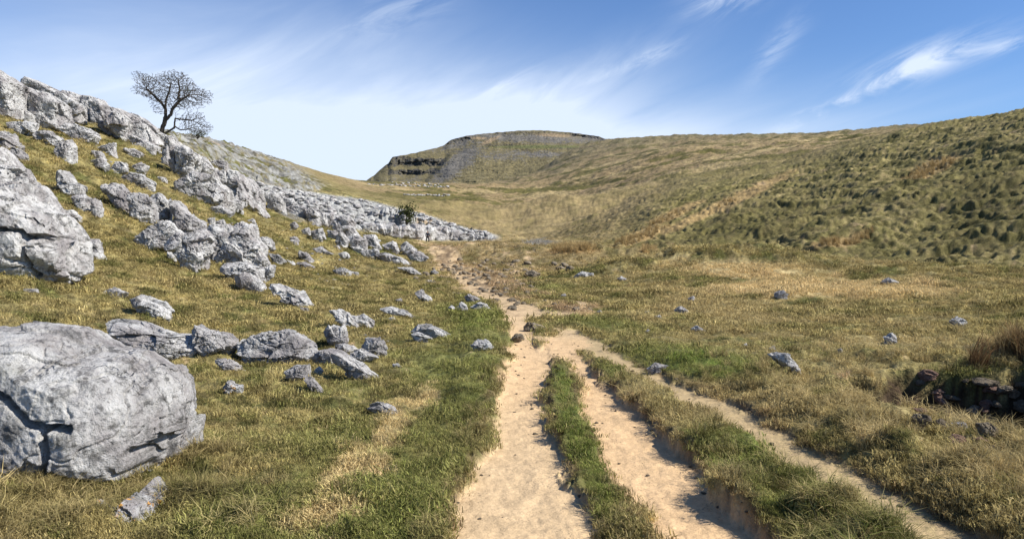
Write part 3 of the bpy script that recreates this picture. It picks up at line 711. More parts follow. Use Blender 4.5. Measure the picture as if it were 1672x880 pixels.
def rock(poly_px, label, name='limestone_rock', cat='rock', dk=0.75, sink=0.0, mat=None, group=None, facets=None, rough=1.0, p=2.8, seed=None, cracks=(), level=None, Y=None, base=None, cut=(0.70, 0.95), grow=1.0, push=0.12):
    P = np.asarray(poly_px, float); w = np.ptp(P[:, 0]); h = np.ptp(P[:, 1])
    bx = float(P[:, 0][P[:, 1] > P[:, 1].max()-0.35*h].mean()); by = float(P[:, 1].max()) if base is None else base
    if Y is None: _, Yg, _ = at(bx, by)
    else: Yg = Y
    D = dk*0.5*math.sqrt(w*h)*Yg/F*1.15; D = max(D, 0.32*h*Yg/F); Y0 = Yg+0.55*D
    cpx, cpy = (P[:, 0].max()+P[:, 0].min())/2, (P[:, 1].max()+P[:, 1].min())/2
    cpx = 0.5*cpx+0.5*P[:, 0].mean(); cpy = 0.5*cpy+0.5*P[:, 1].mean()
    m = Y0/F; Q = np.stack([(P[:, 0]-cpx)*m, (cpy-P[:, 1])*m], 1)*(Yg+0.30*D)/Y0*grow
    # carry the foot of the stone into the ground
    low = Q[:, 1] < Q[:, 1].min()+0.3*np.ptp(Q[:, 1]); Q[low, 1] -= push*np.ptp(Q[:, 1])+sink
    if level is None: level = 7 if w > 105 else 6 if w > 45 else 5 if w > 20 else 4 if w > 9 else 3
    sd = seed if seed is not None else int(P[0, 0]*7+P[0, 1]*13) % 9973
    mf = (Y0-0.85*D)/F; lx, lz = (cpx-CX)*m, (HY-cpy)*m     # the joints lie on the front face
    cr = [([((x-CX)*mf-lx, (HY-y)*mf-lz) for x, y in ln], wd, dp) for ln, wd, dp in cracks]
    me = rock_mesh(name, Q, D, level, mat or (M_ROCK if Yg < 30 else M_ROCKFAR), sd, facets if facets is not None else 12, rough, p, cr, cut)
    o = link(bpy.data.objects.new(name, me))
    o.location = ((cpx-CX)*m, Y0, EYE+(HY-cpy)*m)
    tag(o, label, cat, group)
    return o

# the two big ones at the left edge
rock([(-190, 700), (-150, 570), (-60, 528), (10, 527), (75, 532), (118, 539), (140, 555), (175, 570), (222, 578), (258, 604), (286, 634), (301, 680), (301, 720), (299, 752), (287, 768), (270, 734), (252, 708), (220, 712), (190, 736), (166, 778), (140, 800), (60, 806), (-60, 810), (-180, 810)],
     'huge pale limestone boulder with a deep forked crack, lowest on the slope', 'boulder', 'boulder', dk=1.0, facets=3, p=2.6, rough=0.75, level=8, Y=5.35, push=0.0, cut=(0.84, 0.97), mat=M_ROCK,
     cracks=[([(-120, 600), (-30, 632), (8, 652), (28, 672), (52, 692), (78, 697), (118, 700)], 0.030, 0.16), ([(76, 697), (82, 740), (76, 790)], 0.032, 0.17), ([(34, 628), (60, 590), (85, 560)], 0.010, 0.03), ([(244, 628), (252, 650)], 0.012, 0.05), ([(196, 800), (226, 762), (262, 752), (275, 770)], 0.16, 0.42), ([(205, 715), (250, 700), (300, 672)], 0.02, 0.06)])
rock([(-120, 340), (-60, 300), (0, 302), (42, 300), (72, 336), (97, 352), (112, 378), (124, 404), (123, 432), (88, 444), (48, 452), (0, 446), (-120, 450)],
     'tall grey limestone boulder with a square crack and dark hollow, at the slope\'s edge', 'boulder', 'boulder', dk=0.95, facets=9, p=3.2, rough=0.55, level=6, cut=(0.82, 0.97),
     cracks=[([(-60, 368), (0, 375), (32, 378), (36, 392), (36, 420), (42, 450)], 0.05, 0.3), ([(36, 388), (55, 388), (80, 392)], 0.07, 0.35), ([(60, 392), (72, 405)], 0.09, 0.35), ([(16, 424), (40, 428)], 0.03, 0.12), ([(28, 352), (52, 370)], 0.025, 0.1)])
rock([(-90, 300), (-30, 250), (-2, 238), (8, 252), (28, 272), (52, 275), (60, 298), (70, 345), (30, 356), (-90, 356)], 'grey boulder rising behind the top of the tall cracked boulder', 'boulder', 'boulder', dk=0.8, facets=12, level=6, rough=0.7, base=350)

CRAG = 'blocks of the skyline crag'
for pts, lab in [
 ([(-40, 118), (-8, 112), (8, 124), (32, 140), (30, 182), (-40, 186)], 'large crag block at the high end of the skyline scar'),
 ([(14, 133), (40, 148), (46, 180), (32, 188), (14, 176)], 'crag block second from the high end of the skyline scar'),
 ([(38, 148), (62, 154), (64, 196), (46, 188)], 'narrow upright crag block with dark joints either side'),
 ([(58, 150), (84, 156), (104, 172), (106, 206), (82, 210), (60, 198)], 'broad pitted crag block in the middle of the skyline scar'),
 ([(46, 138), (50, 128), (66, 136), (88, 146), (98, 154), (92, 168), (58, 156)], 'pointed block jutting above the crag against the sky'),
 ([(88, 154), (108, 151), (122, 166), (110, 180), (92, 172)], 'small rounded block wedged between crag tops'),
 ([(107, 150), (124, 153), (138, 162), (139, 182), (124, 178)], 'dark-faced slanting block on the crag top'),
 ([(103, 172), (122, 168), (136, 176), (136, 198), (122, 204), (104, 202)], 'square crag block stained yellow beside a dark joint'),
 ([(138, 157), (154, 159), (172, 172), (172, 200), (140, 194)], 'tall block beside the deep vertical joint in the crag'),
 ([(152, 162), (166, 164), (178, 182), (178, 206), (158, 202)], 'narrow block at the end of the upright crag'),
 ([(174, 176), (198, 184), (216, 200), (208, 228), (182, 210)], 'sloping crag block where the scar begins to drop'),
 ([(164, 198), (184, 202), (203, 226), (184, 220), (166, 210)], 'thin leaning slab at the foot of the sloping crag'),
 ([(192, 184), (206, 182), (226, 190), (246, 208), (258, 228), (236, 240), (208, 228)], 'long smooth sloping rock leading down to the hawthorn'),
 ([(236, 206), (256, 214), (282, 224), (296, 240), (268, 248), (240, 238)], 'sloping rock ledge beneath the hawthorn roots'),
 ([(14, 176), (34, 172), (60, 190), (64, 204), (38, 200), (14, 190)], 'rounded pale slab at the foot of the crag\'s high end'),
 ([(196, 214), (228, 224), (262, 238), (262, 248), (220, 240), (196, 226)], 'pale low ledge along the bottom of the sloping crag'),
]: rock(pts, lab, 'crag_block', 'rock', dk=0.9, group=CRAG, facets=6, p=8.0, rough=0.8, cut=(0.86, 0.98), grow=1.05)

LOOSE = 'limestone rocks scattered on the left slope'
for pts, lab in [
 ([(94, 208), (118, 200), (140, 210), (160, 224), (158, 234), (138, 236), (112, 220)], 'fallen angular rock with dark underside below the crag'),
 ([(16, 202), (38, 198), (60, 202), (56, 216), (36, 225), (20, 212)], 'low pale rock in the grass below the crag\'s high end'),
 ([(-20, 214), (10, 216), (33, 235), (34, 248), (10, 246), (-20, 236)], 'pale rock poking in at the slope edge below the crag'),
 ([(14, 240), (34, 246), (46, 258), (44, 266), (26, 256)], 'narrow tongue of rock just above the tall boulder'),
 ([(60, 217), (82, 214), (104, 230), (102, 240), (78, 234), (62, 225)], 'lumpy pale rock below the fallen angular rock'),
 ([(90, 236), (112, 229), (123, 240), (118, 264), (96, 260)], 'blocky cracked rock standing alone on the upper slope'),
 ([(150, 246), (163, 247), (174, 262), (160, 264)], 'small rock touching the rounded one on the upper slope'),
 ([(163, 240), (185, 234), (190, 256), (176, 256)], 'pale wedge-shaped rock on the upper slope'),
 ([(154, 264), (168, 258), (180, 270), (172, 279), (158, 276)], 'rounded grey rock above the row of small ones'),
 ([(180, 279), (192, 263), (206, 267), (210, 278), (196, 284)], 'pale lump beside the split block, upper slope'),
 ([(212, 272), (230, 266), (241, 272), (237, 284), (218, 285)], 'split block with a dark right face, upper slope'),
 ([(204, 286), (226, 283), (254, 300), (250, 311), (226, 309), (208, 299)], 'flat layered rock below the split block'),
 ([(258, 288), (270, 290), (274, 300), (262, 300)], 'little stone right of the flat layered rock'),
 ([(238, 243), (252, 241), (254, 252), (242, 254)], 'small pale stone in grass under the ledge'),
 ([(202, 245), (216, 243), (234, 252), (232, 258), (210, 254)], 'low buried stone in grass under the sloping crag'),
 ([(91, 284), (104, 281), (119, 298), (136, 304), (138, 318), (122, 324), (100, 308)], 'upper half of the split rock beside the tall boulder'),
 ([(118, 318), (134, 318), (150, 326), (153, 345), (140, 348), (126, 334)], 'lower half of the split rock beside the tall boulder'),
 ([(150, 325), (161, 322), (166, 346), (164, 358), (153, 350)], 'upright splinter at the end of the split rock'),
 ([(104, 345), (117, 342), (132, 356), (131, 364), (112, 357)], 'small whitish rock just above the tall boulder'),
 ([(123, 390), (160, 390), (166, 408), (173, 426), (150, 418), (128, 408)], 'flat-topped rock against the tall boulder\'s side'),
 ([(38, 471), (60, 472), (62, 478), (42, 478)], 'sliver of stone in grass under the tall boulder'),
 ([(172, 305), (184, 299), (198, 303), (214, 322), (217, 350), (204, 344), (184, 328)], 'left of three big slabs set side by side'),
 ([(214, 316), (240, 317), (251, 328), (254, 364), (236, 366), (218, 356)], 'middle of three big slabs set side by side'),
 ([(250, 318), (262, 312), (276, 330), (279, 356), (268, 368), (253, 366)], 'right of three big slabs, with a dark joint'),
 ([(283, 334), (291, 332), (310, 352), (336, 365), (339, 376), (302, 386), (286, 380)], 'triangular slab above the crevice rocks'),
 ([(219, 393), (246, 376), (272, 361), (294, 382), (282, 396), (250, 408), (234, 402)], 'white tilted slab at the head of the broken cluster'),
 ([(276, 400), (296, 380), (322, 374), (342, 392), (347, 412), (330, 424), (326, 444), (308, 440), (300, 424), (282, 412)], 'rounded boulder beside the dark crevice of the cluster'),
 ([(274, 410), (284, 412), (292, 428), (276, 424)], 'little stone tucked beneath the rounded boulder'),
 ([(338, 376), (352, 368), (374, 370), (392, 362), (412, 372), (414, 390), (433, 405), (431, 426), (402, 436), (376, 440), (356, 430), (352, 408)], 'biggest jagged rock of the broken cluster'),
 ([(366, 434), (398, 426), (424, 438), (430, 456), (404, 464), (374, 458)], 'dark-based wedge under the biggest jagged rock'),
 ([(404, 400), (416, 398), (434, 424), (428, 444), (410, 430)], 'sharp plate leaning on the jagged rock\'s right side'),
 ([(382, 446), (402, 444), (426, 460), (441, 479), (424, 479), (398, 470)], 'pointed slab at the cluster\'s lower tip'),
 ([(424, 434), (446, 438), (444, 450), (434, 462), (423, 456)], 'dark ribbed stone beside the pointed slab'),
 ([(432, 456), (462, 468), (492, 482), (516, 494), (521, 506), (502, 500), (468, 488), (440, 468)], 'long thin slab running down from the cluster'),
 ([(443, 474), (456, 476), (460, 484), (448, 483)], 'small white stone above the long thin slab\'s foot'),
 ([(457, 490), (470, 482), (494, 488), (492, 497), (464, 496)], 'white block under the long thin slab'),
 ([(490, 502), (504, 503), (506, 510), (494, 508)], 'white chip below the long thin slab'),
 ([(339, 357), (350, 355), (352, 372), (342, 372)], 'small upright tooth above the jagged rock'),
 ([(352, 361), (366, 358), (370, 374), (354, 374)], 'squat tooth next to the upright one above the jagged rock'),
 ([(410, 392), (430, 385), (446, 395), (451, 406), (438, 413), (424, 408)], 'smooth striped grey rock right of the cluster'),
 ([(440, 414), (455, 416), (466, 426), (462, 432), (446, 426)], 'knobbly rock just below the striped one'),
 ([(466, 422), (480, 428), (484, 434), (472, 432)], 'small stone right of the knobbly rock'),
 ([(473, 366), (482, 362), (488, 370), (479, 376)], 'small pale rock above the dark-topped pair'),
 ([(474, 391), (486, 393), (487, 401), (476, 399)], 'small white rock below the dark-topped stone'),
 ([(474, 388), (484, 386), (490, 394), (480, 396)], 'dark-topped stone in mid slope'),
 ([(486, 408), (500, 412), (513, 424), (506, 430), (490, 421)], 'oval pale slab in mid slope'),
 ([(484, 429), (500, 428), (514, 437), (500, 441)], 'flat stone below the oval pale slab'),
 ([(492, 376), (504, 371), (510, 384), (496, 386)], 'left of the pair of blocks under the dark scar'),
 ([(508, 378), (526, 371), (532, 388), (524, 394), (512, 389)], 'right of the pair of blocks under the dark scar'),
 ([(534, 376), (552, 378), (552, 390), (536, 386)], 'block right of the pair under the dark scar'),
 ([(509, 406), (524, 404), (546, 414), (528, 417)], 'flat white slab in mid slope'),
 ([(552, 414), (566, 410), (572, 420), (562, 425)], 'rounded stone with a dark left side, mid slope'),
 ([(543, 441), (558, 437), (576, 444), (572, 450), (554, 449)], 'pale slab low in the mid slope grass'),
 ([(570, 443), (584, 444), (588, 451), (576, 451)], 'stone against the end of the pale slab'),
 ([(404, 360), (412, 356), (420, 366), (410, 368)], 'pale stone above the jagged rock\'s top'),
 ([(544, 402), (552, 400), (558, 408), (548, 408)], 'pale crumb of rock above the rounded stone'),
 ([(527, 458), (534, 456), (538, 460), (530, 461)], 'tiny white stone alone in the mid slope grass'),
]: rock(pts, lab, 'limestone_rock', 'rock', dk=0.8, group=LOOSE, facets=12, p=4.2, rough=0.95, cut=(0.74, 0.95))

SCAR = 'blocks of the broken scar below the hawthorn'
for pts, lab in [
 ([(266, 246), (276, 240), (281, 268), (268, 272)], 'first narrow pillar of the dark jointed block'),
 ([(280, 242), (290, 240), (292, 286), (282, 280)], 'second narrow pillar of the dark jointed block'),
 ([(292, 240), (306, 241), (322, 252), (324, 264), (314, 288), (302, 294), (291, 288)], 'big upright pale block below the hawthorn'),
 ([(320, 262), (334, 257), (346, 276), (334, 290), (316, 286)], 'block leaning behind the undercut boulder'),
 ([(302, 302), (324, 282), (352, 292), (376, 318), (374, 336), (354, 341), (330, 333), (308, 317)], 'big undercut boulder with a black lower face'),
 ([(344, 266), (358, 262), (372, 265), (372, 277), (350, 278)], 'flat capping stone on the scar'),
 ([(334, 278), (354, 276), (358, 298), (342, 292)], 'fluted block behind the undercut boulder'),
 ([(354, 278), (370, 281), (378, 300), (376, 318), (360, 302)], 'block between two dark clefts of the scar'),
 ([(378, 283), (394, 286), (403, 302), (418, 336), (404, 341), (386, 328), (378, 310)], 'tall bright fin of rock in the scar'),
 ([(396, 293), (410, 292), (425, 314), (431, 336), (418, 340)], 'second fin of rock behind the bright one'),
 ([(404, 336), (424, 332), (438, 350), (432, 357), (414, 348)], 'dark layered stone at the fins\' foot'),
 ([(366, 332), (380, 325), (398, 330), (394, 346), (372, 344)], 'rounded blocky stone left of the fins\' foot'),
 ([(346, 340), (360, 336), (380, 348), (376, 354), (356, 350)], 'low rubble rock below the undercut boulder'),
 ([(436, 318), (446, 314), (460, 325), (464, 346), (450, 345), (438, 337)], 'white faced block where the scar meets the pavement'),
 ([(460, 321), (476, 325), (488, 336), (474, 343), (462, 338)], 'low block right of the white faced one'),
 ([(466, 341), (490, 335), (502, 340), (517, 358), (512, 366), (472, 350)], 'dark tilted slab with a pale layered top'),
 ([(500, 328), (516, 327), (519, 343), (503, 344)], 'square block standing on the pavement edge'),
 ([(498, 344), (512, 342), (522, 350), (522, 368), (510, 366)], 'grey block right of the dark tilted slab'),
 ([(518, 347), (530, 345), (536, 369), (523, 370)], 'fluted block in the scar, one of two alike in height'),
 ([(531, 348), (545, 350), (546, 370), (535, 370)], 'last fluted block before the black overhang'),
 ([(540, 370), (552, 356), (568, 353), (578, 364), (574, 380), (550, 378)], 'black overhanging rock in the scar'),
 ([(549, 386), (558, 379), (570, 394), (564, 404), (551, 400)], 'dark split rock under the black overhang'),
 ([(562, 372), (574, 370), (588, 388), (578, 398), (568, 388)], 'pale rock right of the dark split rock'),
 ([(570, 390), (586, 385), (600, 395), (600, 410), (580, 408)], 'jagged grey rock in the lower outcrop'),
 ([(594, 384), (612, 386), (622, 402), (606, 409), (598, 400)], 'oblong block atop the lower outcrop'),
 ([(572, 402), (592, 406), (598, 414), (582, 412)], 'flat foot stone of the lower outcrop'),
 ([(590, 409), (612, 407), (624, 418), (614, 426), (594, 417)], 'broad low stone in the lower outcrop'),
 ([(617, 419), (632, 414), (654, 421), (670, 430), (660, 435), (636, 430)], 'long bright slab at the lower outcrop\'s end'),
 ([(626, 400), (642, 394), (654, 408), (646, 414), (630, 412)], 'fissured block above the long bright slab'),
 ([(655, 402), (664, 396), (680, 408), (674, 418), (658, 414)], 'dark-speckled block near the path end of the outcrop'),
 ([(666, 412), (684, 411), (698, 421), (690, 428), (672, 423)], 'white rounded slab nearest the path on the outcrop'),
 ([(652, 438), (670, 437), (690, 447), (688, 450), (664, 443)], 'thin white slab in grass below the outcrop'),
]: rock(pts, lab, 'scar_block', 'rock', dk=0.9, group=SCAR, facets=8, p=6.5, rough=0.95, cut=(0.82, 0.97), grow=1.05)

NEAR = 'limestone rocks in the near turf'
for pts, lab in [
 ([(386, 574), (396, 558), (430, 545), (462, 541), (490, 546), (514, 560), (530, 576), (508, 584), (462, 582), (432, 592), (402, 592)], 'wide low whaleback rock with a dark lower side'),
 ([(506, 577), (532, 571), (554, 580), (556, 592), (532, 596), (508, 590)], 'dark fractured rock joined to the whaleback\'s end'),
 ([(545, 573), (558, 576), (590, 596), (619, 612), (592, 621), (566, 604), (550, 590)], 'long white slab running down from the fractured rock'),
 ([(526, 541), (545, 530), (562, 531), (569, 550), (562, 564), (538, 556)], 'angular grey block behind the white slab'),
 ([(544, 564), (568, 560), (584, 571), (572, 580), (550, 578)], 'flat shadowed stone between the angular blocks'),
 ([(564, 582), (590, 571), (620, 584), (592, 591)], 'low pale stone at the upright rock\'s foot'),
 ([(586, 570), (600, 555), (622, 549), (632, 570), (630, 584), (606, 583)], 'upright dark-sided rock nearest the track in its cluster'),
 ([(464, 606), (480, 598), (502, 595), (513, 618), (498, 616), (476, 619)], 'flat grey stone below the whaleback rock'),
 ([(494, 613), (506, 616), (530, 636), (524, 642), (504, 628)], 'narrow stone trailing from the flat grey one'),
 ([(512, 606), (521, 597), (529, 605), (521, 612)], 'small dark-based stone by the flat grey one'),
 ([(535, 506), (552, 505), (570, 514), (584, 527), (572, 536), (552, 524)], 'left of the two bright slabs side by side'),
 ([(569, 516), (594, 513), (611, 524), (606, 535), (586, 531)], 'right of the two bright slabs side by side'),
 ([(168, 526), (186, 528), (216, 530), (262, 544), (302, 548), (336, 560), (339, 580), (308, 584), (250, 571), (204, 560)], 'long low ribbed slab above the huge boulder'),
 ([(313, 542), (319, 529), (342, 540), (374, 545), (388, 562), (374, 576), (340, 578), (318, 566)], 'grey notched rock at the long ribbed slab\'s end'),
 ([(348, 586), (366, 586), (390, 596), (402, 608), (384, 609), (360, 598)], 'smooth narrow stone below the notched rock'),
 ([(213, 490), (238, 484), (262, 494), (283, 514), (268, 522), (240, 518), (226, 502)], 'pale rounded rock above the long ribbed slab'),
 ([(158, 480), (184, 470), (214, 478), (200, 486), (170, 486)], 'flat double stone flush with the grass'),
 ([(602, 667), (620, 660), (640, 664), (654, 676), (636, 678), (614, 672)], 'buried white stone beside the worn patch'),
 ([(530, 540), (536, 536), (540, 544), (532, 546)], 'small stone behind the angular grey block'),
 ([(618, 504), (638, 501), (664, 508), (683, 518), (662, 520), (636, 512)], 'long arched slab with a shadowed front'),
 ([(630, 519), (642, 518), (650, 523), (638, 524)], 'thin flat chip below the long arched slab'),
 ([(676, 477), (688, 474), (704, 486), (708, 493), (694, 492), (682, 484)], 'white curved rock high beside the path'),
 ([(646, 490), (654, 487), (659, 493), (650, 496)], 'small white stone left of the curved rock'),
 ([(670, 542), (684, 531), (700, 530), (722, 540), (738, 548), (716, 552), (690, 545)], 'upper of two overlapping bright slabs'),
 ([(670, 544), (684, 543), (710, 554), (690, 559), (674, 554)], 'lower of two overlapping bright slabs'),
 ([(640, 594), (652, 594), (656, 598), (644, 600)], 'thin pale stone almost level with the turf'),
 ([(769, 563), (778, 554), (796, 556), (808, 566), (796, 572), (774, 572)], 'grey rounded rock on the bank above the track'),
 ([(731, 502), (738, 498), (744, 504), (736, 509)], 'round white stone with a dark neighbour'),
 ([(744, 503), (753, 493), (762, 498), (764, 507), (748, 508)], 'dark stone with a white right edge'),
 ([(758, 484), (768, 480), (782, 489), (776, 494), (762, 491)], 'white jagged stone above the grey domed one'),
 ([(768, 502), (784, 493), (796, 497), (802, 505), (784, 507)], 'grey domed rock on the grass bank'),
 ([(702, 443), (710, 440), (717, 446), (708, 449)], 'white pebble-shaped stone beside the upper path'),
 ([(694, 458), (706, 457), (716, 464), (704, 463)], 'flat grey stone by the bare patch of upper path'),
]: rock(pts, lab, 'limestone_rock', 'rock', dk=0.85, group=NEAR, facets=12, p=3.4, rough=0.95, cut=(0.72, 0.94))
rock([(364, 632), (374, 620), (386, 628), (400, 630), (396, 643), (372, 643)], 'white stone with orange lichen in the near grass', 'lichened_rock', 'rock', mat=M_LICHEN, rough=1.1)
rock([(176, 828), (204, 824), (228, 796), (250, 808), (268, 846), (262, 900), (208, 900), (188, 864)], 'white rock with orange lichen below the huge boulder', 'lichened_rock', 'rock', mat=M_LICHEN, rough=0.8, facets=6, dk=1.6, p=4, Y=4.75)
rock([(148, 820), (162, 816), (184, 828), (186, 838), (166, 836)], 'small white lichened stone in rough grass below the huge boulder', 'lichened_rock', 'rock', mat=M_LICHEN)

RIGHT = 'stones in the grass right of the track'
for pts, lab, mt in [
 ([(1056, 602), (1070, 592), (1090, 597), (1078, 606), (1062, 609)], 'flat grey stone on the third track\'s edge', None),
 ([(1250, 577), (1268, 572), (1284, 576), (1298, 594), (1312, 612), (1296, 611), (1272, 592)], 'long leaning slab in the right-hand grass', None),
 ([(1256, 569), (1264, 564), (1268, 571), (1260, 573)], 'white crumb of stone above the long leaning slab', None),
 ([(1443, 550), (1455, 543), (1464, 550), (1461, 563), (1447, 561)], 'upright stone with a black left side', None),
 ([(1550, 524), (1564, 517), (1578, 526), (1572, 533), (1556, 533)], 'pale blocky stone above the stream hollow', None),
 ([(1264, 479), (1274, 474), (1287, 480), (1284, 489), (1268, 488)], 'blocky grey stone on the pale mound', None),
 ([(1436, 460), (1452, 454), (1468, 461), (1450, 465)], 'low dark stone on the far edge of the mounds', None),
 ([(1101, 507), (1112, 499), (1125, 508), (1114, 514)], 'domed grey stone in the middle of the right grass', None),
 ([(1122, 487), (1132, 483), (1138, 490), (1128, 493)], 'half-buried stone above the domed grey one', None),
 ([(1124, 539), (1138, 531), (1153, 539), (1140, 542)], 'peaked stone with a white right face above the green patch', None),
 ([(1053, 541), (1058, 537), (1062, 542), (1056, 544)], 'small white stone above the track\'s grass edge', None),
 ([(1051, 510), (1058, 507), (1062, 511), (1056, 514)], 'small pale pebble above the white pair', None),
 ([(1070, 516), (1077, 514), (1083, 519), (1075, 521)], 'white pair of pebbles in the right grass', None),
 ([(1368, 572), (1373, 568), (1377, 574), (1371, 578)], 'tiny white stone below the upright black-sided one', None),
 ([(1214, 562), (1219, 560), (1221, 567), (1216, 569)], 'tiny pale stone left of the long leaning slab', None),
 ([(934, 452), (948, 444), (970, 446), (966, 452), (946, 456)], 'dark flat slab at the head of the green hollow', None),
 ([(1006, 455), (1015, 451), (1024, 456), (1014, 460)], 'grey stone right of the dark flat slab', None),
 ([(914, 484), (922, 479), (930, 485), (922, 487)], 'little white stone on the green hollow', None),
 ([(974, 509), (980, 506), (985, 511), (978, 513)], 'white pebble on the near grass edge of the hollow', None),
]: rock(pts, lab, 'stone', 'stone', dk=0.9, group=RIGHT, facets=9, rough=0.9, mat=mt)
for pts, lab in [
 ([(832, 556), (840, 545), (852, 545), (857, 553), (846, 558)], 'brown stone lying in the left wheel track'),
 ([(852, 536), (864, 526), (884, 531), (890, 536), (868, 541)], 'flat sandy stone at the top of the left wheel track'),
 ([(880, 452), (884, 446), (866, 441), (856, 446), (862, 454)], 'rounded pale pink stone beside the stony way'),
]: rock(pts, lab, 'path_stone', 'stone', dk=0.9, facets=9, mat=M_BROWN, rough=0.9)
STREAM = 'tumbled stones in the stream hollow'
for pts, lab, mt in [
 ([(1514, 652), (1530, 636), (1552, 636), (1558, 650), (1544, 668), (1524, 664)], 'reddish broken stone at the back of the hollow', M_RED),
 ([(1560, 652), (1572, 634), (1580, 636), (1576, 648), (1566, 658)], 'small upright tan stone in the hollow', M_BROWN),
 ([(1572, 668), (1590, 660), (1640, 672), (1642, 690), (1606, 690), (1580, 682)], 'long brown stone lying across the hollow', M_BROWN),
 ([(1484, 682), (1500, 676), (1520, 680), (1522, 694), (1496, 700)], 'dark stone at the hollow\'s near lip', M_BROWN),
 ([(1546, 700), (1552, 690), (1574, 688), (1580, 700), (1560, 708)], 'grey white stone in front of the long brown one', M_ROCK),
 ([(1596, 690), (1612, 688), (1630, 704), (1622, 716), (1600, 708)], 'mossy brown stone on the hollow floor', M_BROWN),
 ([(1640, 660), (1662, 650), (1690, 660), (1690, 684), (1652, 680)], 'reddish stone where the hollow leaves the picture', M_RED),
 ([(1556, 662), (1570, 656), (1580, 668), (1566, 676)], 'red chip against the long brown stone', M_RED),
]: rock(pts, lab, 'stream_stone', 'stone', dk=0.85, group=STREAM, facets=12, mat=mt, cut=(0.6, 0.92))


# ---- look-alike stones: real copies of a few source meshes
def src(name, mat, n, lvl, seed0, fac=10, p=3.4, shape=(0.5, 0.36)):
    out = []
    for k in range(n):
        rs = np.random.default_rng(seed0+k); a = np.sort(rs.uniform(0, 2*math.pi, 7)); a = np.linspace(0, 2*math.pi, 8)[:-1]+rs.uniform(-0.3, 0.3, 7)
        rr = rs.uniform(0.78, 1.15, 7)/np.maximum(np.abs(np.cos(a)), np.abs(np.sin(a)))**(0.8 if p > 4 else 0.2)
        out.append(rock_mesh(name, np.stack([np.cos(a)*rr*shape[0], np.sin(a)*rr*shape[1]], 1), 0.42, lvl, mat, seed0+k, fac, 0.9, p))
    return out
def scatter(name, meshes, spots, label, cat, group, flat=(0.6, 1.0)):
    for (x, y, s) in spots:
        o = bpy.data.objects.new(name, random.choice(meshes)); link(o)
        k = random.uniform(*flat)
        o.scale = (s*random.uniform(0.8, 1.25), s*random.uniform(0.8, 1.2), s*k)
        o.rotation_euler = (random.uniform(-.25, .25), random.uniform(-.25, .25), random.uniform(0, 6.28))
        o.location = (x, y, ground_z(x, y)+s*0.10*k)
        tag(o, label, cat, group)
pm = src('path_stone', M_BROWN, 5, 3, 500)
sm = src('stream_stone', M_BROWN, 4, 4, 540)+src('stream_stone', M_RED, 3, 4, 560)
spots = []
for k in range(34):
    px = random.uniform(1490, 1690); py = random.uniform(640, 735) if px > 1530 else random.uniform(645, 700)
    x, y, z = at(px, py); spots.append((x, y, random.uniform(12, 34)*y/F))
scatter('stream_stone', sm, spots, 'broken brown rubble stone on the floor of the dark hollow at the picture edge', 'stone', 'rubble in the stream hollow', (0.5, 1.0))
spots = []
while len(spots) < 170:
    t = random.random(); py = lerp(560, 860, t**1.5)
    L_, R_ = random.choice([(T1L, T1R), (T2L, T2R), (T3L, T3R)]); a_ = np.interp(py, *L_); b_ = np.interp(py, *R_)
    px = lerp(a_, b_, random.choice([random.random(), random.betavariate(.5, .5)])); x, y, z = at(px, py); spots.append((x, y, random.uniform(0.012, 0.05)*(0.7+0.5*random.random()**3)))
scatter('track_pebble', src('track_pebble', M_BROWN, 4, 2, 580), spots, 'small pebble lying loose on the bare earth of the wheel tracks', 'stone', 'pebbles on the wheel tracks', (0.5, 0.9))
spots = []
while len(spots) < 190:
    t = random.random()**0.7; px = lerp(850, 730, t)+random.gauss(0, 42); py = lerp(500, 428, t)+random.gauss(0, 6)
    if py < 425 or px > 900: continue
    x, y, z = at(px, py); spots.append((x, y, random.uniform(4, 12)*y/F))
scatter('path_stone', pm, spots, 'small brown stone embedded in the stony way beyond the wheel tracks', 'stone', 'small stones on the stony way')
spots = []
for px, py in [(905, 432), (922, 436), (931, 441), (915, 440), (862, 432), (842, 428), (858, 444), (846, 447), (940, 508), (925, 505), (962, 508), (835, 505), (905, 500)]:
    x, y, z = at(px, py); spots.append((x, y, random.uniform(9, 18)*y/F))
scatter('hollow_stone', pm, spots, 'weathered brown stone half sunk in the turf around the green hollow', 'stone', 'half sunk stones around the green hollow')
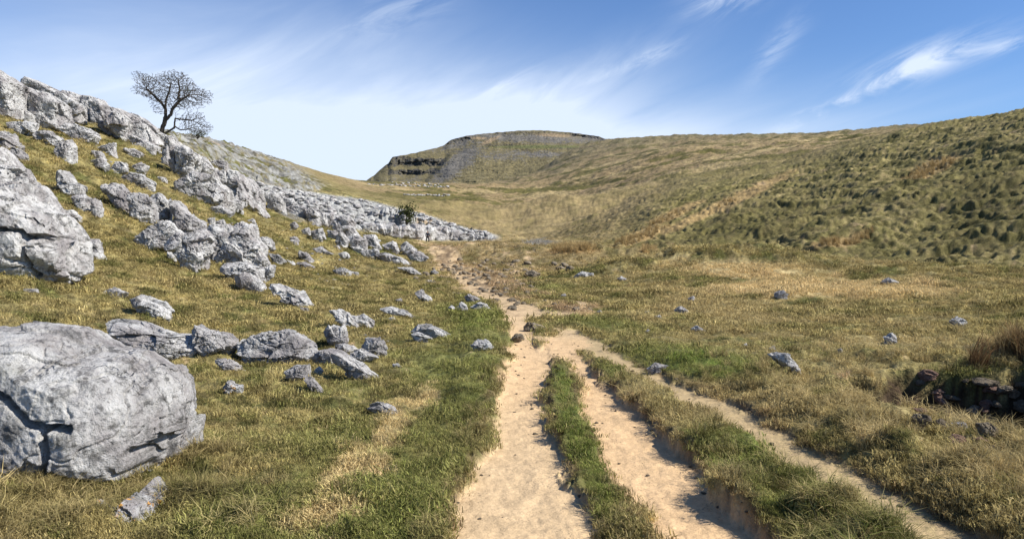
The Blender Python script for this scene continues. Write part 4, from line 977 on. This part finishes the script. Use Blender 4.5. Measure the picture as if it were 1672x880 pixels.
# pavement blocks on the flat bare rock, and the fluted cliff blocks in front
pb = src('pavement_block', M_ROCKFAR, 7, 3, 700, 8, 5.0, (0.55, 0.32))
spots = []
while len(spots) < 290:
    px = random.uniform(415, 800); top = np.interp(px, [380, 430, 500, 600, 700, 760, 815], [298, 306, 316, 330, 354, 374, 386]); bot = np.interp(px, [380, 430, 500, 560, 640, 700, 815], [310, 322, 342, 368, 376, 380, 386])
    py = random.uniform(top, bot+2)
    x, y, z = at(px, py, 55); spots.append((x, y, random.uniform(7, 14)*y/F*(1.0 if px < 600 else 0.7)))
scatter('pavement_block', pb, spots, 'weathered grey clint block of the bare limestone pavement', 'rock', 'blocks of the limestone pavement', (0.55, 0.9))
cf = src('cliff_block', M_ROCKFAR, 7, 4, 800, 6, 8.0, (0.34, 0.55))
for px in np.arange(592, 806, 5.2):
    px += random.uniform(-1.5, 1.5)
    hh = np.interp(px, [590, 640, 700, 750, 806], [14, 27, 31, 17, 4])*random.uniform(0.8, 1.1); by = np.interp(px, [590, 640, 700, 806], [374, 386, 391, 390])
    x, y, z = at(px, by+2, 90); y += 0.8
    o = link(bpy.data.objects.new('cliff_block', random.choice(cf))); s = hh*y/F
    o.scale = (s*random.uniform(0.45, 1.5)*min(1.6, 30/hh), s*0.9, s*random.uniform(0.65, 0.95)); o.rotation_euler = (random.uniform(-.1, .1), random.uniform(-.2, .1), random.uniform(-.6, .6))
    o.location = (x, y+s*0.2, z+s*0.42); tag(o, 'fluted pale block in the low limestone cliff below the dark bush', 'rock', 'blocks of the low limestone cliff')
# little scars far up the valley
spots = []
for a, b, n in (((602, 302), (735, 306), 34), ((660, 319), (735, 320), 24), ((640, 299), (720, 303), 14)):
    for k in range(n):
        t = (k+random.random())/n; x, y, z = at(lerp(a[0], b[0], t), lerp(a[1], b[1], t)+random.uniform(-1, 1), 150); spots.append((x, y, random.uniform(3, 6.5)*y/F))
scatter('distant_block', pb[:4], spots, 'small grey block in the distant rock bands under the mountain', 'rock', 'blocks of the distant rock bands', (0.4, 0.8))
spots = []
for k in range(120):
    px = random.uniform(160, 640); py = lerp(260, 480, (px-160)/480)+random.uniform(-30, 90)
    x, y, z = at(px, py); 
    if y > 9: spots.append((x, y, random.uniform(2.5, 7)*y/F))
lr = src('slope_stone', M_ROCK, 5, 3, 900)
scatter('slope_stone', lr, spots, 'little pale stone half hidden in the grass of the left slope', 'stone', 'little stones in the left slope grass', (0.4, 0.8))

# ---------------------------------------------------------------- hawthorn, bushes
def tube_mesh(name, A, B, ra, rb, mat, sides=5):
    """frustums between points A and B, kept as one mesh"""
    A = np.asarray(A); B = np.asarray(B); n = len(A); d = B-A; L = np.linalg.norm(d, axis=1)[:, None]; d = d/np.maximum(L, 1e-6)
    up = np.where(np.abs(d[:, 2:3]) < 0.9, np.array([[0, 0, 1.0]]), np.array([[1.0, 0, 0]]))
    u = np.cross(d, up); u /= np.linalg.norm(u, axis=1)[:, None]; v = np.cross(d, u)
    th = np.linspace(0, 2*math.pi, sides, endpoint=False)
    ring = lambda P, r: P[:, None, :]+r[:, None, None]*(np.cos(th)[None, :, None]*u[:, None, :]+np.sin(th)[None, :, None]*v[:, None, :])
    Bx = B+d*rb[:, None]*0.3
    V = np.concatenate([ring(A, ra), ring(Bx, rb)], 1).reshape(-1, 3)
    f = []
    for k in range(sides): k2 = (k+1) % sides; f.append([k, k2, sides+k2, sides+k])
    Fq = (np.array(f)[None]+np.arange(n)[:, None, None]*2*sides).reshape(-1, 4)
    return np_mesh(name, V, Fq, mat, True)
def leaf_cloud(name, centres, spread, n, size, mat, parent, seed=1):
    rs = np.random.default_rng(seed); c = np.asarray(centres)[rs.integers(0, len(centres), n)]+rs.normal(size=(n, 3))*spread
    a = rs.normal(size=(n, 3)); a /= np.linalg.norm(a, axis=1)[:, None]; b = np.cross(a, rs.normal(size=(n, 3))); b /= np.linalg.norm(b, axis=1)[:, None]
    s = size*rs.uniform(0.5, 1.2, (n, 1)); V = np.stack([c-a*s, c+b*s*0.6, c+a*s, c-b*s*0.6], 1).reshape(-1, 3)
    return link(bpy.data.objects.new(name, np_mesh(name, V, np.arange(4*n).reshape(-1, 4), mat, False)), parent)
def colonise(nodes, parents, att, step, infl, kill, iters):
    nodes = [np.array(p, float) for p in nodes]; parents = list(parents)
    for _ in range(iters):
        if len(att) == 0: break
        N = np.array(nodes); d = np.linalg.norm(att[:, None, :]-N[None], axis=2); k = d.argmin(1); dm = d[np.arange(len(att)), k]
        grow = {}
        for i in np.where(dm < infl)[0]:
            v = att[i]-N[k[i]]; grow.setdefault(k[i], []).append(v/np.linalg.norm(v))
        if not grow: break
        new = []
        for j, vs in grow.items():
            g = np.mean(vs, 0)+rng.normal(size=3)*0.22; ln = np.linalg.norm(g)
            if ln < 1e-3: continue
            nodes.append(N[j]+g/ln*step); parents.append(j); new.append(nodes[-1])
        NN = np.array(new); d = np.linalg.norm(att[:, None, :]-NN[None], axis=2).min(1); att = att[d > kill]
    return np.array(nodes), np.array(parents)
def radii(parents, tip, expo=2.2):
    n = len(parents); r = np.zeros(n); acc = np.zeros(n)
    for i in range(n-1, -1, -1):
        r[i] = max(tip, acc[i]**(1/expo)) if acc[i] > 0 else tip
        if parents[i] >= 0: acc[parents[i]] += r[i]**expo
    return r
def inside(pt, poly):
    x, y = pt; c = False; n = len(poly)
    for i in range(n):
        x1, y1 = poly[i]; x2, y2 = poly[i-1]
        if (y1 > y) != (y2 > y) and x < (x2-x1)*(y-y1)/(y2-y1)+x1: c = not c
    return c
def hawthorn():
    bx, by, bz = at(264, 222, 40, 200); Y0 = by; m = Y0/F
    root = bpy.data.objects.new('hawthorn_tree', None); link(root); root.location = (bx, by, bz)
    tag(root, 'bare windswept hawthorn standing alone on the limestone scar', 'tree')
    def W(px, py, dy=0.0): return np.array(((px-264)*m, dy, (222-py)*m))
    nodes = []; par = []
    def chain(pts, start=-1):
        prev = start
        P = [W(*q) for q in pts]
        if start >= 0: P = [nodes[start]]+P
        else:
            nodes.append(P[0]); par.append(-1); prev = len(nodes)-1
        for a, b in zip(P[:-1], P[1:]):
            k = max(1, int(np.linalg.norm(b-a)/0.16))
            for i in range(1, k+1):
                nodes.append(a+(b-a)*i/k+rng.normal(size=3)*0.02); par.append(prev); prev = len(nodes)-1
        return prev
    s1 = chain([(262, 226), (265, 212), (270, 196, 0), (270, 180, .1)])
    a = chain([(262, 168, .3), (248, 155, .4), (235, 143, .5)], s1)
    b = chain([(272, 165, -.2), (278, 150, -.3), (280, 138, -.2)], s1)
    s2 = chain([(272, 196, 0), (280, 188, -.2), (284, 178, -.3), (296, 165, -.4), (310, 158, -.5)], s1-6)
    c = chain([(288, 160, .5), (290, 145, .6), (288, 130, .5)], s2-6)
    s3 = chain([(276, 215, -.1), (286, 210, -.3), (288, 197, -.4), (288, 186, -.3)], 2)
    l1 = chain([(298, 214, -.5), (312, 212, -.6)], s3-10)
    l2 = chain([(300, 196, .3), (312, 196, .5)], s3-4)
    att = []
    crown = [(220, 122), (232, 118), (246, 124), (262, 124), (280, 117), (300, 118), (312, 130), (326, 148), (342, 148), (342, 165), (328, 172), (312, 176), (300, 182), (290, 176), (262, 172), (240, 160), (222, 155), (226, 138)]
    low = [(292, 190), (306, 184), (332, 184), (334, 196), (346, 206), (346, 214), (330, 219), (308, 216), (296, 206)]
    left = [(240, 164), (262, 174), (266, 188), (252, 186)]
    for poly, n, dz in ((crown, 4800, 1.8), (low, 900, 1.1), (left, 130, 0.6)):
        P = np.array(poly); k = 0
        while k < n:
            x = random.uniform(P[:, 0].min(), P[:, 0].max()); y = random.uniform(P[:, 1].min(), P[:, 1].max())
            if inside((x, y), poly): att.append(W(x, y, random.uniform(-dz, dz))); k += 1
    N, pr = colonise(nodes, par, np.array(att), 0.11, 1.6, 0.125, 130)
    r = radii(pr, 0.018, 2.15); r = r*min(1.0, 0.30/r[0]); r = np.maximum(r, 0.019)
    idx = np.where(pr >= 0)[0]; thick = r[idx] > 0.05
    for nm, sel in (('trunk', thick), ('branches', ~thick)):
        i = idx[sel]; pp = pr[i]
        link(bpy.data.objects.new(nm, tube_mesh(nm, N[pp], N[i], np.minimum(r[pp], r[i]*1.35), r[i], M_BARK, 7 if nm == 'trunk' else 4)), root)
    leaf_cloud('leaves', [W(303, 146), W(310, 150, -.3), W(294, 172), W(280, 183), W(275, 150, .3)], 0.22, 520, 0.07, M_LEAF, root, 3)
def bush(px, py, wpx, hpx, label, n, ymin=40, dens=1.0, mat=None, parts=('branches', 'leaves')):
    x, y, z = at(px, py, ymin, 400); m = y/F; w = wpx*m/2; h = hpx*m
    root = bpy.data.objects.new('bush', None); link(root); root.location = (x, y, z-0.1); tag(root, label, 'bush')
    A = []; B = []; C = []
    for k in range(26):
        a = random.uniform(0, 6.28); q = random.uniform(0.3, 1); e = np.array((math.cos(a)*w*q, math.sin(a)*w*0.7*q, h*random.uniform(0.45, 1.0)*(1.15-0.4*q))); mdl = e*0.5+np.array((0, 0, h*0.08))
        A += [np.zeros(3), mdl]; B += [mdl, e]; C += [e, mdl, e*0.8]
    rr = np.tile([0.05, 0.03], 26)*h*0.4
    link(bpy.data.objects.new('branches', tube_mesh('branches', A, B, rr, rr*0.6, M_BARK, 4)), root)
    leaf_cloud('leaves', C, h*0.13, n, h*0.055, mat or M_LEAF, root, int(px))
hawthorn()
bush(322, 227, 44, 15, 'low dark green bush under the hawthorn\'s trailing branches', 900, 50)
bush(664, 372, 24, 38, 'dark bare-twigged bush growing from the low limestone cliff', 900, 110)
bush(690, 372, 18, 12, 'small green bush right of the dark bush on the cliff', 350, 110)

# ---------------------------------------------------------------- the walker
def person():
    x, y, z = at(698, 393, 90, 250); x *= (y-3.0)/y; y -= 3.0; z = ground_z(x, y)
    def skin(name, J, E, Rd, mat, parent=None):
        me = bpy.data.meshes.new(name); me.from_pydata([Vector(j) for j in J], E, []); me.materials.append(mat)
        o = link(bpy.data.objects.new(name, me), parent)
        o.modifiers.new('s', 'SKIN'); sv_ = me.skin_vertices[0].data
        for i, r in enumerate(Rd): sv_[i].radius = (r, r)
        sv_[0].use_root = True
        s = o.modifiers.new('ss', 'SUBSURF'); s.levels = s.render_levels = 2
        return o
    ms = simple('skin_tone', (0.45, 0.28, 0.2)); mj = simple('dark_jacket', (0.03, 0.035, 0.05)); mt = simple('dark_trousers', (0.022, 0.022, 0.026)); mh = simple('dark_hair', (0.03, 0.02, 0.015))
    J = [(0, 0, .95), (0, 0, 1.15), (0, 0, 1.40), (0, 0, 1.50), (0, -.01, 1.60), (0, -.01, 1.70),
         (-.19, 0, 1.40), (-.27, -.02, 1.13), (-.24, -.10, .90), (-.23, -.13, .82), (.19, 0, 1.40), (.27, .02, 1.13), (.25, -.06, .90), (.24, -.10, .82),
         (-.10, 0, .90), (-.15, -.05, .50), (-.19, .02, .08), (-.20, -.13, .04), (.10, 0, .90), (.16, -.02, .50), (.20, .08, .08), (.21, -.06, .04)]
    E = [(0, 1), (1, 2), (2, 3), (3, 4), (4, 5), (2, 6), (6, 7), (7, 8), (8, 9), (2, 10), (10, 11), (11, 12), (12, 13), (0, 14), (14, 15), (15, 16), (16, 17), (0, 18), (18, 19), (19, 20), (20, 21)]
    Rd = [.14, .13, .15, .06, .10, .08, .06, .045, .035, .03, .06, .045, .035, .03, .09, .06, .045, .035, .09, .06, .045, .035]
    body = skin('person', J, E, Rd, ms); body.location = (x, y, z)
    tag(body, 'walker in dark clothes standing below the low limestone cliff', 'person')
    Jj = [J[i] for i in (0, 1, 2, 6, 7, 8, 10, 11, 12)]; skin('jacket', Jj, [(0, 1), (1, 2), (2, 3), (3, 4), (4, 5), (2, 6), (6, 7), (7, 8)], [.165, .16, .175, .09, .07, .055, .09, .07, .055], mj, body)
    Jt = [J[i] for i in (0, 14, 15, 16, 18, 19, 20)]; skin('trousers', Jt, [(0, 1), (1, 2), (2, 3), (0, 4), (4, 5), (5, 6)], [.15, .115, .085, .07, .115, .085, .07], mt, body)
    skin('hair', [(0, .02, 1.68), (0, .02, 1.72)], [(0, 1)], [.095, .08], mh, body)
person()

# ---------------------------------------------------------------- grass
def tuft(name, n, h, spread, width, lean, seed, segs=2):
    rs = np.random.default_rng(seed); V = []; Fc = []; nv = 0
    for k in range(n):
        a = rs.uniform(0, 6.28); q = math.sqrt(rs.uniform())*spread; b = np.array((math.cos(a)*q, math.sin(a)*q, -0.01))
        hh = h*rs.uniform(0.45, 1.15); le = hh*lean*rs.uniform(0.3, 1.4); la = rs.uniform(0, 6.28); d = np.array((math.cos(la), math.sin(la), 0)); w = np.array((-d[1], d[0], 0))*width*rs.uniform(0.6, 1.2)
        p1 = b+d*le*0.3+np.array((0, 0, hh*0.6)); p2 = b+d*le+np.array((0, 0, hh*(1.0-0.25*lean)))
        V += [b-w, b+w, p1+w*0.8, p1-w*0.8, p2]; Fc += [(nv, nv+1, nv+2), (nv, nv+2, nv+3), (nv+3, nv+2, nv+4)]; nv += 5
    return bpy.data.objects.new(name, np_mesh(name, np.array(V), np.array(Fc), M_GRASS, False))
def grass_system(name, tufts, P, rot, scl, tint, label_kind='stuff'):
    coll = bpy.data.collections.new(name+'_tufts')
    for t_ in tufts: coll.objects.link(t_)
    me = bpy.data.meshes.new(name); me.vertices.add(len(P)); me.vertices.foreach_set('co', P.astype(np.float32).ravel())
    a = me.attributes.new('rotv', 'FLOAT_VECTOR', 'POINT'); a.data.foreach_set('vector', rot.astype(np.float32).ravel())
    a = me.attributes.new('scl', 'FLOAT', 'POINT'); a.data.foreach_set('value', scl.astype(np.float32))
    a = me.attributes.new('tint', 'FLOAT_COLOR', 'POINT'); c4 = np.ones((len(P), 4), np.float32); c4[:, :3] = tint; a.data.foreach_set('color', c4.ravel())
    o = link(bpy.data.objects.new(name, me)); o['kind'] = 'stuff'
    ng = bpy.data.node_groups.new(name, 'GeometryNodeTree')
    ng.interface.new_socket('Geometry', in_out='INPUT', socket_type='NodeSocketGeometry'); ng.interface.new_socket('Geometry', in_out='OUTPUT', socket_type='NodeSocketGeometry')
    N = ng.nodes; gi = N.new('NodeGroupInput'); go = N.new('NodeGroupOutput')
    ip = N.new('GeometryNodeInstanceOnPoints'); ci = N.new('GeometryNodeCollectionInfo'); ci.inputs[0].default_value = coll; ci.inputs['Separate Children'].default_value = True; ci.inputs['Reset Children'].default_value = True
    ip.inputs['Pick Instance'].default_value = True
    r_ = N.new('GeometryNodeInputNamedAttribute'); r_.data_type = 'FLOAT_VECTOR'; r_.inputs[0].default_value = 'rotv'
    s_ = N.new('GeometryNodeInputNamedAttribute'); s_.data_type = 'FLOAT'; s_.inputs[0].default_value = 'scl'
    ri = N.new('FunctionNodeRandomValue'); ri.data_type = 'INT'; ri.inputs[4].default_value = 0; ri.inputs[5].default_value = len(tufts)-1
    e2r = N.new('FunctionNodeEulerToRotation')
    Lk = ng.links.new
    Lk(gi.outputs[0], ip.inputs['Points']); Lk(ci.outputs[0], ip.inputs['Instance'])
    Lk(r_.outputs[0], e2r.inputs[0]); Lk(e2r.outputs[0], ip.inputs['Rotation']); Lk(s_.outputs[0], ip.inputs['Scale']); Lk(ri.outputs[2], ip.inputs['Instance Index']); Lk(ip.outputs[0], go.inputs[0])
    md = o.modifiers.new('grass', 'NODES'); md.node_group = ng
    return o
def sample(n, y0, y1, power, pxr=(-420, 2100)):
    """points on the land, denser near the viewer"""
    u = rng.uniform(0, 1, n)
    Y = (y0**(-power)+(y1**(-power)-y0**(-power))*u)**(-1/power) if power else y0*(y1/y0)**u
    px = rng.uniform(*pxr, n); X = (px-CX)/F*Y
    return X, Y
def lay(X, Y, keepf, scale, tilt=0.25):
    Z = height(X, Y); C, dirt = colour(X, Y, Z); px = CX+F*X/Y; ys = HY-(Z-EYE)*F/Y
    keep = keepf(px, ys, Y, dirt)*(1-ss(pit(X, Y), 0.0, 0.25)) > rng.uniform(0, 1, len(X))
    X, Y, Z, C, px, ys = X[keep], Y[keep], Z[keep], C[keep], px[keep], ys[keep]
    n = len(X); rot = np.stack([rng.normal(0, tilt, n), rng.normal(0, tilt, n), rng.uniform(0, 6.28, n)], 1)
    s = scale(px, ys, Y)*rng.uniform(0.7, 1.35, n)
    return np.stack([X, Y, Z], 1), rot, s, C, px, ys
def norock(px, ys, Y):
    r = np.maximum(scree_zone(px, ys, Y), pave_zone(px, ys, Y)); cb = (px > 600)*(px < 815)*(Y > 115)*(Y < 145); return (1-r)*(1-cb)
def bare_guard(dirt): return np.clip(1.0-dirt*3.2, 0.0, 1)
# short turf
turf = [tuft('turf', 46, 0.035, 0.075, 0.0022, 0.9, s) for s in range(6)]
X, Y = sample(75000, 3.2, 34, 1.3)
P, rot, s, C, px, ys = lay(X, Y, lambda px, ys, Y, d: bare_guard(d)*(1-pit(X, Y)*0.9)*(1-ss(Y, 20, 34)), lambda px, ys, Y: np.clip(0.75+Y*0.055, 0.9, 2.0)*np.clip(1+0.75*fbm2((px-CX)/F*Y*1.6, Y*1.6, 3, 92), 0.35, 1.6))
C = C*np.array((1.5, 1.46, 1.5))*rng.uniform(0.75, 1.35, len(C))[:, None]
grass_system('turf_grass', turf, P, rot, s, C)
mid = [tuft('mid_turf', 34, 0.065, 0.15, 0.006, 1.0, 20+s) for s in range(5)]
X, Y = sample(210000, 11, 230, 0.8)
P, rot, s, C, px, ys = lay(X, Y, lambda px, ys, Y, d: bare_guard(d)*norock(px, ys, Y)*ss(Y, 10, 26)*(1-ss(Y, 120, 230)*0.9)*(1-0.25*tussock_zone(px, Y)), lambda px, ys, Y: np.clip(0.55+Y*0.022, 0.7, 2.6)*np.clip(1+0.8*fbm2((px-CX)/F*Y*0.8, Y*0.8, 3, 93), 0.35, 1.9)*(1-0.5*tussock_zone(px, Y)))
C = C*np.array((1.5, 1.46, 1.5))*rng.uniform(0.7, 1.4, len(C))[:, None]
grass_system('hillside_grass', mid, P, rot, s, C)
# long pale grass along the tracks and round the hollow
lng = [tuft('long_grass', 60, 0.15, 0.055, 0.0024, 1.1, 40+s) for s in range(6)]
X, Y = sample(30000, 3.4, 16, 1.2, (-200, 2000))
def longk(px, ys, Y, d):
    yf = HY+2059/Y
    k = strip(px, yf, T2R, T3L, 8)*0.30*ss(yf, 600, 700)
    k = np.maximum(k, ss(px-np.interp(yf, *T3R), 15, 80)*ss(yf, 570, 620)*0.5)
    k = np.maximum(k, np.maximum(blob(px, ys, 300, 790, 100, 50), blob(px, ys, 60, 810, 180, 40))*0.7)
    k = np.maximum(k, blob(px, ys, 1560, 640, 130, 60)*0.8)
    k = np.maximum(k, np.exp(-((px-np.interp(yf, *T1L)+14)/14)**2)*0.3)
    n = fbm2((px-CX)/F*Y*1.3, Y*1.3, 3, 91)
    return k*ss(n, -0.25, 0.35)*bare_guard(d)
P, rot, s, C, px, ys = lay(X, Y, longk, lambda px, ys, Y: np.clip(0.7+Y*0.03, 0.8, 1.4), 0.35)
C = C+(STRAW*1.3-C)*np.clip(rng.uniform(-0.5, 0.85, len(C))+0.85*ss(px-np.interp(HY+2059/np.maximum(P[:, 1], 3), *T3R), 0, 120), 0, 1.1)[:, None]*0.8
bx_ = blob(px, ys, 232, 742, 48, 22)*rng.uniform(0, 1.3, len(C)); C = C+(np.array((0.30, 0.15, 0.02))-C)*np.clip(bx_, 0, 1)[:, None]
grass_system('long_grass', lng, P, rot, s, C)
# reddish rushes
ru = [tuft('rushes', 60, 0.42, 0.09, 0.004, 0.45, 60+s) for s in range(4)]
X, Y = sample(60000, 7, 140, 0.3, (850, 1750))
def rk(px, ys, Y, d):
    k = np.maximum.reduce([blob(px, ys, 1100, 350, 60, 9, -25), blob(px, ys, 1215, 318, 90, 4, -27), blob(px, ys, 1050, 385, 55, 10, -20), blob(px, ys, 1520, 278, 50, 12, -20), blob(px, ys, 1370, 398, 48, 7, -5), blob(px, ys, 1410, 388, 26, 8, -30), blob(px, ys, 1060, 412, 16, 6), blob(px, ys, 940, 410, 45, 5), blob(px, ys, 1655, 455, 30, 8)])*(Y > 45)
    k = np.maximum(k, np.maximum(1.2*blob(px, ys, 1665, 590, 34, 12, 0), np.maximum(0.9*blob(px, ys, 1600, 602, 14, 7), 0.9*blob(px, ys, 1540, 625, 10, 7)))*(Y < 14)*ss(fbm2((px-CX)/F*Y*3, Y*3, 2, 95), -0.35, 0.2))
    return ss(k, 0.35, 0.8)
P, rot, s, C, px, ys = lay(X, Y, rk, lambda px, ys, Y: np.clip(0.8+Y*0.012, 0.9, 1.9), 0.2)
nearr = (P[:, 1] < 14)[:, None]
C = np.where(nearr, lerp(np.array((0.17, 0.10, 0.05)), STRAW, rng.uniform(0, 1, (len(C), 1))**2.5), lerp(RUSH, STRAW, 0.55))*rng.uniform(0.7, 1.3, len(C))[:, None]
grass_system('rushes', ru, P, rot, s, C)
